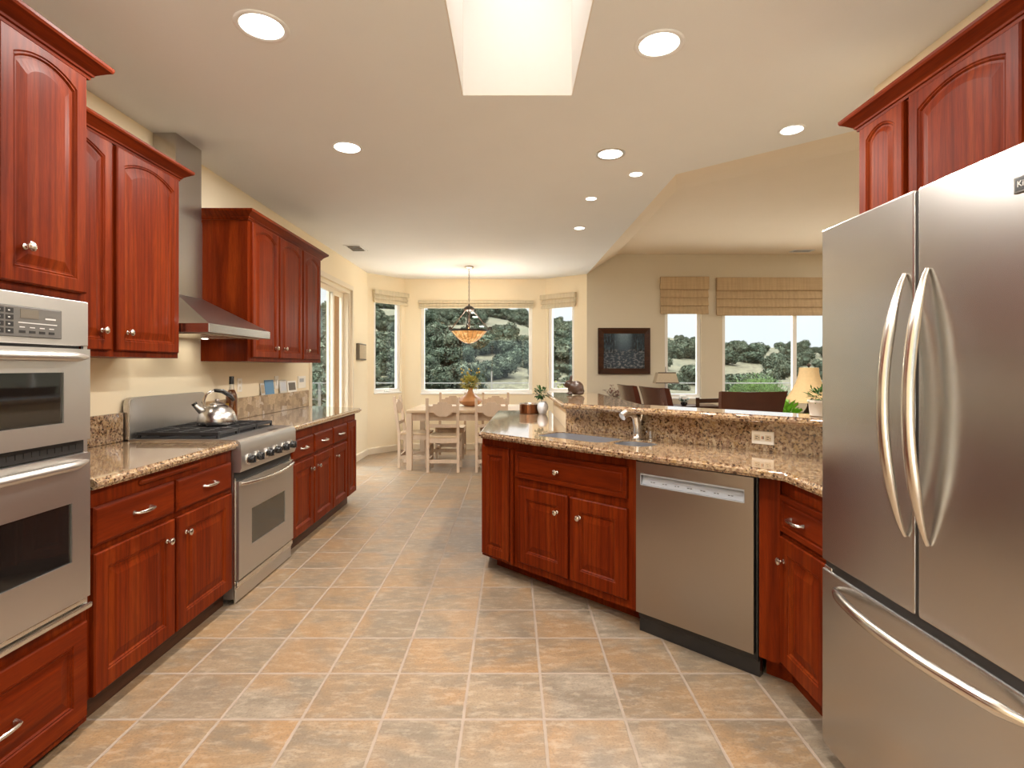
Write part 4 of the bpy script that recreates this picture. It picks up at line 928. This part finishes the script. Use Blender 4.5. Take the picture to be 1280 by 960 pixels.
# ================================================================ BREAKFAST NOOK
t = thing('dining_table', 'pale pine dining table under the chandelier in the bay', 'table', (-.60, 7.40, 0)); TL, TD = 1.50, 1.10
obj('tabletop', MB().box(-TL/2, TL/2, -TD/2, TD/2, .735, .770, .006), 'pale_pine_flat', t)
m = MB(); a, b = TL/2-.05, TD/2-.05
m.box(-a, a, -b, -b+.022, .635, .735); m.box(-a, a, b-.022, b, .635, .735); m.box(-a, -a+.022, -b+.022, b-.022, .635, .735); m.box(a-.022, a, -b+.022, b-.022, .635, .735); obj('apron', m, 'pale_pine', t)
for sx_ in (-1, 1):
    for sy_ in (-1, 1): obj('leg', MB().box(sx_*(a+.012)-.036, sx_*(a+.012)+.036, sy_*(b+.012)-.036, sy_*(b+.012)+.036, 0, .734, .004), 'pale_pine', t)
def chair(label, loc, rz):
    t = thing('dining_chair', label, 'chair', loc, rz, 'pale pine dining chairs'); W, Dp = .415, .40     # front faces local +y; back posts at y=0
    lean = lambda z: -.07*max(0, (z-.45))/.48
    for sx_ in (-1, 1):
        x = sx_*(W/2-.018); p = MB(); p.rings([[(x-.017, y0+lean(z), z), (x+.017, y0+lean(z), z), (x+.017, y0+.036+lean(z), z), (x-.017, y0+.036+lean(z), z)] for z, y0 in ((0, 0), (.45, 0), (.90, 0), (.935, .006))]); obj('back_leg', p, 'pale_pine', t)
        obj('front_leg', MB().box(x-.018, x+.018, Dp-.036, Dp, 0, .43, .003), 'pale_pine', t)
    obj('seat', MB().box(-W/2+.002, W/2-.002, .004, Dp+.012, .431, .452, .005), 'pale_pine_flat', t)
    m = MB(); m.box(-W/2+.036, W/2-.036, .006, .028, .37, .43); m.box(-W/2+.036, W/2-.036, Dp-.028, Dp-.006, .37, .43)
    for sx_ in (-1, 1): m.box(sx_*(W/2-.018)-.010, sx_*(W/2-.018)+.010, .036, Dp-.036, .37, .43)
    obj('seat_frame', m, 'pale_pine', t)
    obj('stretcher', MB().box(-W/2+.036, W/2-.036, .008, .026, .115, .16), 'pale_pine', t); obj('stretcher', MB().box(-W/2+.036, W/2-.036, Dp-.026, Dp-.008, .20, .24), 'pale_pine', t)
    for sx_ in (-1, 1): obj('stretcher', MB().box(sx_*(W/2-.018)-.010, sx_*(W/2-.018)+.010, .036, Dp-.036, .115, .16), 'pale_pine', t)
    hw = W/2-.036; st = [(-hw, .755), (-hw, .835), (-hw*.72, .835), (-hw*.66, .86), (-hw*.38, .86), (-hw*.30, .885), (hw*.30, .885), (hw*.38, .86), (hw*.66, .86), (hw*.72, .835), (hw, .835), (hw, .755), (hw*.62, .755), (hw*.55, .73), (hw*.25, .705), (-hw*.25, .705), (-hw*.55, .73), (-hw*.62, .755)]
    c = MB(); c.prism(st, .010, .030, 'y'); 
    for v in c.bm.verts: v.co.y += lean(v.co.z)
    obj('crest_rail', c, 'pale_pine', t)
    c = MB(); c.box(-hw, hw, .010, .028, .565, .605)
    for v in c.bm.verts: v.co.y += lean(v.co.z)
    obj('back_rail', c, 'pale_pine', t); return t
ch = chair('pale pine dining chair with its back to the kitchen, centred before the table', (-.865, 6.735, 0), 0)
dup(ch, (-.255, 6.735, 0), 0, 'pale pine dining chair with its back to the kitchen, next to the island')
dup(ch, (-1.50, 7.26, 0), -90, 'pale pine dining chair at the table end by the bay wall, seen from its side')
dup(ch, (-.90, 8.16, 0), 180, 'pine dining chair facing the kitchen, under the window behind the vase')
dup(ch, (-.25, 8.16, 0), 180, 'pine dining chair facing the kitchen, under the window nearer the island')
t = thing('flower_vase', 'wide squat terracotta vase with a slim neck on the dining table', 'vase', (-.585, 7.58, .771))
obj('body', MB().lathe([(.075, 0), (.085, .006), (.150, .045), (.166, .075), (.150, .105), (.095, .145), (.052, .18), (.034, .215), (.030, .25), (.034, .262), (.028, .258), (.024, .23)], (0, 0, 0), 44), 'terracotta_glaze', t, 40)
t = thing('flower_bunch', 'bunch of yellow green dried flowers in the terracotta vase', 'flowers', (-.585, 7.58, 1.0))
rnd = random.Random(8); m = MB()
for i in range(16): a = rnd.uniform(0, 2*PI); r_ = rnd.uniform(.03, .15); m.tube([(0, 0, 0), (r_*.3*math.cos(a), r_*.3*math.sin(a), .08), (r_*math.cos(a), r_*math.sin(a), rnd.uniform(.14, .30))], .0025, 5)
obj('stem', m, 'green_leaf', t)
leaves(420, (-.01, 0, .105), (.125, .115, .08), .05, .026, 11, 'yellow_leaf', 'leaves', t); m = MB()
for i in range(26):
    a = rnd.uniform(0, 2*PI); r_ = rnd.uniform(.02, .16); m.ico((r_*math.cos(a)-.01, r_*math.sin(a), rnd.uniform(.10, .30)), rnd.uniform(.010, .017), 1)
obj('blossoms', m, 'yellow_flower', t, 60)
# chandelier
CHX, CHY = -.606, 7.60
t = thing('chandelier', 'bronze chandelier with an amber glass mosaic bowl over the dining table', 'chandelier', (CHX, CHY, CZ))
q = lambda py: H-(py-VY)*CHY/F-CZ
obj('canopy', MB().lathe([(.062, -.001), (.066, -.006), (.062, -.018), (.02, -.026), (.008, -.04), (.001, -.042)], (0, 0, 0), 28), 'nickel', t, 40)
m = MB(); z = -.036; k = 0
while z > q(377):
    M = Matrix.Translation((0, 0, z-.017)) @ Matrix.Rotation(PI/2*(k % 2), 4, 'Z'); pts = [M @ Vector((.0085*math.cos(a), 0, .019*math.sin(a))) for a in [2*PI*i/10 for i in range(11)]]; m.tube(pts, .0026, 5); z -= .029; k += 1
obj('chain', m, 'bronze', t, 60)
zh = q(386); obj('hub', MB().lathe([(.006, zh+.07), (.012, zh+.055), (.012, zh+.045), (.04, zh+.035), (.075, zh+.008), (.080, zh-.01), (.07, zh-.026), (.03, zh-.04), (.02, zh-.06), (.001, zh-.062)], (0, 0, 0), 32), 'bronze', t, 40)
zr = q(413); RR = .262
obj('center_rod', MB().lathe([(.020, zh-.05), (.013, zh-.12), (.018, zh-.2), (.011, zr+.02), (.001, zr+.0)], (0, 0, 0), 16), 'bronze', t, 40)
for i in range(3):
    a = PI*i*2/3-PI/2; ca, sa = math.cos(a), math.sin(a); P = lambda r, z: (r*ca, r*sa, z)
    obj('arm', MB().tube([P(.06, zh-.02), P(RR+.040, zr+.04)], .0075, 8), 'bronze', t, 40)
    m = MB(); m.tube([P(RR-.01, zr-.012), P(RR+.025, zr+.0), P(RR+.045, zr+.04), P(RR+.07, zr+.062), P(RR+.090, zr+.045), P(RR+.085, zr+.02), P(RR+.066, zr+.025)], .010, 8); m.ico(P(RR+.07, zr+.03), .02, 1); obj('scroll', m, 'bronze', t, 40)
    obj('candle', MB().lathe([(.012, zr-.05), (.012, zr-.012), (.001, zr-.011)], (.10*ca, .10*sa, 0), 14), 'cream_trim', t, 40)
    obj('bulb', MB().lathe([(.004, zr-.012), (.014, zr+.002), (.011, zr+.016), (.001, zr+.030)], (.10*ca, .10*sa, 0), 12), 'bulb_glow', t, 40)
zb = q(430.5); prof = []
for i in range(11): k = i/10; prof.append((RR*.96*(1-.55*k-.33*k**5), zr-.012+(zb+.02-zr)*(k*.8+.2*k*k if k < .9 else k*.98)))
bowl = obj('bowl', MB().lathe(prof[:-1]+[(.02, prof[-1][1])], (0, 0, 0), 48, None, (False, True)), 'amber_mosaic', t, 40)
m = MB()
for i in range(20):
    a = 2*PI*i/20; m.tube([(r*1.004*math.cos(a), r*1.004*math.sin(a), z) for r, z in prof[:-1]], .0022, 4)
obj('lead_line', m, 'iron_brown', bowl)
obj('rim', MB().lathe([(RR*.95, zr-.016), (RR*1.0, zr-.018), (RR*1.02, zr-.004), (RR*1.0, zr+.010), (RR*.95, zr+.008)], (0, 0, 0), 48, None, (False, False)), 'bronze', t, 40)
obj('finial', MB().lathe([(.028, zb+.024), (.03, zb+.012), (.014, zb+.002), (.001, zb-.012)], (0, 0, 0), 20), 'bronze', t, 40)
l = bpy.data.lights.new('chandelier_lamp', 'POINT'); l.energy = CHANDELIER_W; l.color = (1, .90, .74); l.shadow_soft_size = .09
lo = bpy.data.objects.new('chandelier_lamp', l); COL.objects.link(lo); lo.parent = t; lo.location = (0, 0, zr+.10)
# window shades of the bay
def roman(label, p0, p1, px0, px1, ztop, zbot, mat, folds, name='roman_shade', s0=None, s1=None, group=None, dep=.05):
    a = math.atan2(p1[1]-p0[1], p1[0]-p0[0]); s0 = s_at(p0, p1, px0) if s0 is None else s0; s1 = s_at(p0, p1, px1) if s1 is None else s1
    t = thing(name, label, 'window shade', (p0[0]+math.cos(a)*s0, p0[1]+math.sin(a)*s0, zbot), math.degrees(a), group); W = s1-s0; h = ztop-zbot
    obj('valance', MB().box(0, W, -dep-.012, -.001, h*.66, h, .006), mat, t)
    for i in range(folds):
        m = MB(); z0 = h*.66*i/folds; z1 = h*.66*(i+1)/folds; m.prism([(-.003, z1+.02), (-dep*.45, z1+.01), (-dep*.9, z0+.03), (-dep*.95, z0+.008), (-dep*.8, z0), (-dep*.3, z0+.012), (-.003, z0+.03)], .006, W-.006, 'x'); obj('fold', m, mat, t, 30)
    return t
roman('cream fabric shade raised over the window beside the sliding door', BA, BB, 465.5, 511, 2.50, 2.30, 'cream_fabric', 2)
roman('wide cream fabric shade raised over the big bay window', BB, BC, 523.5, 667, 2.385, 2.262, 'cream_fabric', 2)
roman('cream fabric shade raised over the bay window nearest the dining wall', BC, BD, 677, 721, 2.475, 2.25, 'cream_fabric', 2)
# ================================================================ DINING AREA BEHIND THE BAR
roman('narrow woven bamboo shade over the window beside the framed picture', WD0, WD1, 824.5, 885, 2.69, 2.125, 'bamboo_weave', 3)
roman('wide woven bamboo shade over the large dining window', WD0, WD1, 894.5, 0, 2.68, 2.10, 'bamboo_weave', 3, s1=4.55)
px = lambda x, Y: (x-VX)*Y/F
py = lambda y, Y: H-(y-VY)*Y/F
xa, xb = px(747.5, 8.18), px(812.5, 8.18); za, zb_ = py(467.5, 8.18), py(410, 8.18); cx, cz = (xa+xb)/2, (za+zb_)/2; hw, hh = (xb-xa)/2, (zb_-za)/2
t = thing('framed_picture', 'dark wood framed print of a river valley on the dining wall', 'picture', (cx, 8.1985, cz))
m = MB(); fw = .085
for q4 in ([(-hw, hh), (hw, hh), (hw-fw, hh-fw), (-hw+fw, hh-fw)], [(-hw, -hh), (hw, -hh), (hw-fw, -hh+fw), (-hw+fw, -hh+fw)], [(-hw, -hh), (-hw, hh), (-hw+fw, hh-fw), (-hw+fw, -hh+fw)], [(hw, -hh), (hw, hh), (hw-fw, hh-fw), (hw-fw, -hh+fw)]):
    outer_ = q4; m.rings([[(x, 0, z) for x, z in q4], [(x*.995 if abs(x) > hw-fw*.5 else x, -.045 if abs(x) > hw-fw*.5 or abs(z) > hh-fw*.5 else -.03, z) for x, z in q4]])
obj('frame', m, 'dark_walnut', t); obj('print', MB().box(-hw+fw-.004, hw-fw+.004, -.022, -.012, -hh+fw-.004, hh-fw+.004), 'river_print', t)
def leather_chair(label, loc, rz, first=None):
    if first: return dup(first, loc, rz, label)
    t = thing('leather_chair', label, 'chair', loc, rz, 'brown leather dining chairs'); W, Dp = .47, .48
    m = MB(); L = []
    for i in range(11):
        k = i/10; z = .44+.70*k; y = -.07*k*k-.02*k+(-.035*max(0, k-.75)*4*max(0, k-.75)*4*.3); th = .075-.03*k; hw_ = W/2-.02+.02*k+.012*max(0, k-.8)*5
        lp = []
        for j in range(9): x = -hw_+2*hw_*j/8; lp.append((x, y+.02-.025*(1-(x/hw_)**2), z+(.006*(abs(x)/hw_)**2 if i == 10 else 0)))
        for j in range(8, -1, -1): x = -hw_+2*hw_*j/8; lp.append((x, y+th+.02-.02*(1-(x/hw_)**2), z))
        L.append(lp)
    m.rings(L); obj('backrest', m, 'leather', t, 40)
    obj('seat', MB().box(-W/2+.01, W/2-.01, .02, Dp, .385, .475, .03, 3), 'leather', t, 50)
    for sx_ in (-1, 1):
        for y0 in (.045, Dp-.05): m = MB(); m.rings([[(sx_*.19-r, y0-r, z), (sx_*.19+r, y0-r, z), (sx_*.19+r, y0+r, z), (sx_*.19-r, y0+r, z)] for z, r in ((0, .014), (.39, .021))]); obj('leg', m, 'dark_walnut', t)
    return t
lc = leather_chair('brown leather chair with its wide back turned to the bar', (1.755, 3.98, 0), 3)
leather_chair('brown leather chair seen edge-on near the framed picture, the one farther from the bar', (1.20, 5.38, 0), -84, lc)
leather_chair('brown leather chair seen edge-on beside the small lamp, the one closer to the bar', (1.31, 4.79, 0), -78, lc)
t = thing('leather_room_table', 'dark wood dining table standing between the leather chairs', 'table', (1.92, 5.05, 0)); t.name = 'wood_dining_table'
obj('tabletop', MB().box(-.42, .42, -.62, .75, .715, .75, .006), 'dark_walnut', t); obj('apron', MB().box(-.36, .36, -.56, .69, .64, .715), 'dark_walnut', t)
for sx_ in (-1, 1):
    for y0 in (-.55, .68): obj('leg', MB().box(sx_*.35-.035, sx_*.35+.035, y0-.035, y0+.035, 0, .64, .004), 'dark_walnut', t)
# console along the dining wall
t = thing('console_table', 'long dark wood console table against the dining wall', 'table', (2.05, 7.88, 0))
obj('tabletop', MB().box(-.85, .98, -.22, .24, .735, .765, .005), 'dark_walnut', t); obj('apron', MB().box(-.80, .93, -.18, .2, .63, .735), 'dark_walnut', t)
for x0 in (-.79, .92):
    for y0 in (-.17, .19): obj('leg', MB().box(x0-.025, x0+.025, y0-.025, y0+.025, 0, .63, .003), 'dark_walnut', t)
lx, ly = px(832, 7.8), 7.8
t = thing('table_lamp', 'small table lamp with a tapered rectangular shade beside the narrow window', 'lamp', (lx, ly, .766))
obj('base', MB().lathe([(.06, 0), (.06, .012), (.03, .03), (.045, .10), (.055, .16), (.03, .23), (.014, .26), (.012, .34)], (0, 0, 0), 24), 'glazed_white', t, 40)
zs0, zs1 = py(479, ly)-.766, py(465.5, ly)-.766
sh = obj('lamp_shade', MB().rings([[(-.165, -.10, zs0), (.165, -.10, zs0), (.165, .10, zs0), (-.165, .10, zs0)], [(-.125, -.07, zs1), (.125, -.07, zs1), (.125, .07, zs1), (-.125, .07, zs1)]], True, (False, True)), 'beige_shade', t)
m = MB(); m.box(-.168, .168, -.103, -.097, zs0, zs0+.012); m.box(-.128, .128, -.073, -.067, zs1-.012, zs1+.002); obj('shade_trim', m, 'iron_brown', sh)
obj('finial', MB().cyl((0, 0, zs1), (0, 0, py(458.5, ly)-.766), .006, .004, 8), 'iron_brown', t)
def sprig(name, label, cat, loc, n, rad, hgt, mat, seed, pot_r=.07, pot_h=.06, potmat='slate_plate'):
    t = thing(name, label, cat, loc); rnd = random.Random(seed)
    obj('bowl', MB().lathe([(pot_r*.6, 0), (pot_r*.9, pot_h*.4), (pot_r, pot_h), (pot_r*.9, pot_h), (pot_r*.8, pot_h*.5), (.001, pot_h*.45)], (0, 0, 0), 24), potmat, t, 40)
    s = MB(); lf = MB()
    for i in range(n):
        a = rnd.uniform(0, 2*PI); r_ = rad*rnd.uniform(.2, 1); e = Vector((r_*math.cos(a), r_*math.sin(a)*.6, pot_h+hgt*rnd.uniform(.4, 1))); s.tube([(0, 0, pot_h*.5), e*.5+Vector((0, 0, .03)), e], .002, 5)
        for k in range(9): lf.leaf(e*rnd.uniform(.6, 1.0), (rnd.gauss(0, 1), rnd.gauss(0, 1), rnd.uniform(0, .8)), .045, .026)
    obj('stem', s, 'bark', t); obj('leaves', lf, mat, t); return t
sprig('dried_arrangement', 'bowl of dusty red dried branches on the console under the framed picture', 'plant', (px(771, 7.72), 7.72, .766), 16, .20, .22, 'dusty_red_leaf', 4, .11, .08)
sprig('small_plant', 'small dark leafy plant on the console beneath the narrow window', 'plant', (px(855, 7.75), 7.75, .766), 10, .08, .06, 'dark_leaf', 6, .05, .05, 'black_plastic')
# wooden chair by the large window
t = thing('wooden_chair', 'dark wood slat chair between the leather chair and the window', 'chair', (2.56, 6.95, 0), 20)
for sx_ in (-1, 1):
    obj('back_leg', MB().box(sx_*.2-.018, sx_*.2+.018, -.018, .018, 0, .93, .004), 'dark_walnut', t); obj('front_leg', MB().box(sx_*.2-.018, sx_*.2+.018, .36, .396, 0, .44, .004), 'dark_walnut', t)
obj('seat', MB().box(-.22, .22, -.018, .41, .44, .465, .006), 'dark_walnut', t)
for z0 in (.56, .70, .86): obj('back_rail', MB().box(-.182, .182, -.011, .011, z0, z0+.055, .003), 'dark_walnut', t)
# end table, bell lamp, green plant
ex, ey = px(1011, 4.45), 4.45
t = thing('end_table', 'dark wood end table under the bell-shaped lamp', 'table', (ex, ey, 0))
obj('tabletop', MB().box(-.42, .34, -.24, .24, .64, .67, .005), 'dark_walnut', t)
for x0 in (-.38, .30):
    for y0 in (-.2, .2): obj('leg', MB().box(x0-.025, x0+.025, y0-.025, y0+.025, 0, .64, .003), 'dark_walnut', t)
t = thing('bell_lamp', 'table lamp with a tan bell-shaped shade in front of the large window', 'lamp', (ex, ey, .671))
obj('base', MB().lathe([(.075, 0), (.075, .015), (.04, .03), (.075, .10), (.085, .17), (.06, .25), (.025, .30), (.012, .33), (.010, .64)], (0, 0, 0), 28), 'iron_brown', t, 40)
z1, z0 = py(459.5, ey)-.671, py(502.5, ey)-.671; prof = []
for i in range(13): k = i/12; prof.append((.074+.118*k**1.9+.004*k, z1+(z0-z1)*k))
m = MB(); L = []
for r_, z in prof: L.append([(r_*math.cos(2*PI*i/32)*(1-.035*abs(math.sin(4*2*PI*i/32))), r_*math.sin(2*PI*i/32)*(1-.035*abs(math.sin(4*2*PI*i/32))), z) for i in range(32)])
m.rings(L, True, (False, False)); obj('lamp_shade', m, 'linen_shade', t, 40)
obj('finial', MB().lathe([(.006, z1-.02), (.006, z1+.005), (.018, z1+.018), (.012, z1+.03), (.001, z1+.036)], (0, 0, 0), 14), 'iron_brown', t, 40)
t = thing('leafy_plant', 'bright green leafy plant in a dark bowl beside the bell-shaped lamp', 'potted plant', (ex-.24, ey-.05, .671))
obj('bowl', MB().lathe([(.06, 0), (.10, .06), (.12, .13), (.11, .13), (.09, .07), (.001, .06)], (0, 0, 0), 28), 'black_plastic', t, 40)
leaves(150, (0, 0, .245), (.15, .12, .10), .085, .06, 21, 'bright_leaf', 'leaves', t)
# ================================================================ OUTDOORS
t = thing('porch_post', 'brown wooden porch post outside the sliding door', 'post', (-3.02, 9.75, -.08)); Z_ = 3.2
obj('shaft', MB().box(-.14, .14, -.26, .26, .0, Z_, .006), 'brown_post', t); obj('plinth', MB().box(-.16, .16, -.28, .28, 0, .12, .006), 'brown_post', t)
t = thing('deck_railing', 'low white cable railing along the terrace outside the bay windows', 'railing', (0, 12.3, -.08)); zr_ = py(479.5, 12.3)+.08
for i in range(10): obj('post', MB().box(-8+i*1.8-.025, -8+i*1.8+.025, -.025, .025, 0, zr_, .003), 'outdoor_white', t)
obj('top_rail', MB().box(-8.2, 8.4, -.025, .025, zr_-.0, zr_+.022, .003), 'outdoor_white', t)
for k in (.35, .65): obj('cable', MB().cyl((-8.2, 0, zr_*k), (8.4, 0, zr_*k), .006, n=6), 'outdoor_white', t)
t = thing('flag_pole', 'thin white pole standing on the terrace outside the big bay window', 'pole', (px(614.5, 12.0), 12.0, -.08)); obj('pole', MB().cyl((0, 0, 0), (0, 0, py(464, 12)+.08), .018, .015, 8), 'outdoor_white', t, 40); obj('foot', MB().lathe([(.11, 0), (.11, .03), (.03, .05)], (0, 0, 0), 16), 'outdoor_white', t, 40)
def bush(name, label, x, y, z0, r, n, L, mat, seed):
    t = thing(name, label, 'shrub', (x, y, z0)); rnd = random.Random(seed); m = MB()
    obj('core', MB().ico((0, 0, r[2]*.95), 1, 4, (r[0]*.92, r[1]*.92, r[2]*.93), .12, 2.5), 'shrub_foliage', t, 180)
    leaves(n, (0, 0, r[2]), r, L, L*.35, seed, mat, 'leaves', t, .5); obj('stem', MB().cyl((0, 0, 0), (0, 0, r[2]*.5), .06, .04, 8), 'bark', t); return t
bush('garden_shrub', 'large rounded bright green shrub outside the large dining window', px(945, 14), 14, -1.4, (1.15, .8, 1.28), 9000, .09, 'shrub_leaf', 31)
bush('garden_shrub', 'yellow green shrub outside the bay window nearest the dining wall', px(696, 14), 14, -1.4, (.42, .4, 1.15), 1500, .12, 'yellow_shrub_leaf', 32)
bush('garden_shrub', 'small yellow green shrub at the corner of the big bay window', px(660, 15), 15, -1.4, (.42, .4, .98), 1200, .12, 'yellow_shrub_leaf', 33)
bush('garden_shrub', 'dark green shrub outside the bay window beside the sliding door', px(484, 14.5), 14.5, -1.4, (.7, .4, .95), 1500, .12, 'shrub_leaf', 34)
bush('garden_shrub', 'dark green shrub outside the sliding door', -4.9, 11.2, -1.4, (.8, 1.0, 1.1), 1800, .12, 'shrub_leaf', 35)
def crown_mesh(seed, flat):
    rnd = random.Random(seed); m = MB(); blobs = []
    for i in range(16):
        a = rnd.uniform(0, 2*PI); r_ = rnd.uniform(.1, .74); z = rnd.uniform(.28, .95)*flat; rr = rnd.uniform(.20, .42)
        c = Vector((r_*math.cos(a), r_*math.sin(a), z)); blobs.append((c, rr)); m.ico(c, rr*.93, 2, (1, 1, .85), .35, 4.0)
    for c, rr in blobs:
        for _ in range(int(900*rr)):
            d = Vector((rnd.gauss(0, 1), rnd.gauss(0, 1), rnd.gauss(0, 1)+.25)).normalized(); p = c+Vector((d.x, d.y, d.z*.85))*rr*rnd.uniform(.82, 1.12)
            m.leaf(p, d+Vector((rnd.gauss(0, .6), rnd.gauss(0, .6), rnd.gauss(0, .5)+.3)), rnd.uniform(.07, .13), rnd.uniform(.05, .09))
    return m
rnd = random.Random(77); protos = []
for k in range(5):
    t = thing('oak_tree', 'grey green oak on the hillside among many alike', 'tree', (0, 0, 0), 0, 'oaks on the hillside')
    obj('crown', crown_mesh(100+k, (1.0, .85, 1.1, .95, .8)[k]), 'oak_foliage', t)
    m = MB(); m.tube([(0, 0, -.3), (.03, .02, .15), (.0, .05, .5)], .06, 7, rad=[.09, .06, .04]); m.tube([(.02, .02, .2), (.2, .0, .5)], .03, 6); m.tube([(.02, .02, .2), (-.18, .1, .5)], .03, 6); obj('trunk', m, 'bark', t); protos.append(t)
n_placed = 0; placed = []; used = set()
def bare(x, y): return noise.noise((x*.022+5, y*.030, 7.7))+.35*noise.noise((x*.07, y*.07, 2.2))
tries = 0
while n_placed < 290 and tries < 60000:
    tries += 1
    zone = rnd.random()
    a = rnd.uniform(-.28, .13) if zone < .70 else rnd.uniform(.25, .64)
    y = 52+(RD+4-52)*rnd.random()**.75; x = a*y; k = (a > .2)
    if bare(x, y) > (.20 if not k else -.13): continue
    sz = rnd.uniform(1.9, 3.9)*(1 if y > 90 else .8)*(1 if not k else .9)
    if any((x-u)**2+(y-v)**2 < (.56*(sz+s2))**2 for u, v, s2 in placed): continue
    placed.append((x, y, sz)); pi = rnd.randrange(5); z = hill_z(x, y)-.3; sc = (sz, sz, sz*rnd.uniform(.8, 1.15)); rz = rnd.uniform(0, 360)
    if pi not in used: used.add(pi); o = protos[pi]; o.location = (x, y, z); o.rotation_euler = (0, 0, math.radians(rz)); o.scale = sc
    else: dup(protos[pi], (x, y, z), rz, None, None, sc)
    n_placed += 1
door_oaks = [(16.5+(i % 5)*3.2, -.338-.014*(i % 3), 2.0+.25*(i % 3)) for i in range(6)]+[(34+i*7.5+rnd.uniform(-2, 2), rnd.uniform(-.385, -.322), rnd.uniform(3.0, 4.4)) for i in range(24)]
for i, (y, a, sz) in enumerate(door_oaks):
    x = a*y; z = max(hill_z(x, y), -1.4+max(0, -x-20)*.22 if y < 110 else -99)-.4
    dup(protos[i % 5], (x, y, z), rnd.uniform(0, 360), 'dark oak standing beyond the sliding door', 'oaks beyond the sliding door', (sz, sz, sz*1.1))
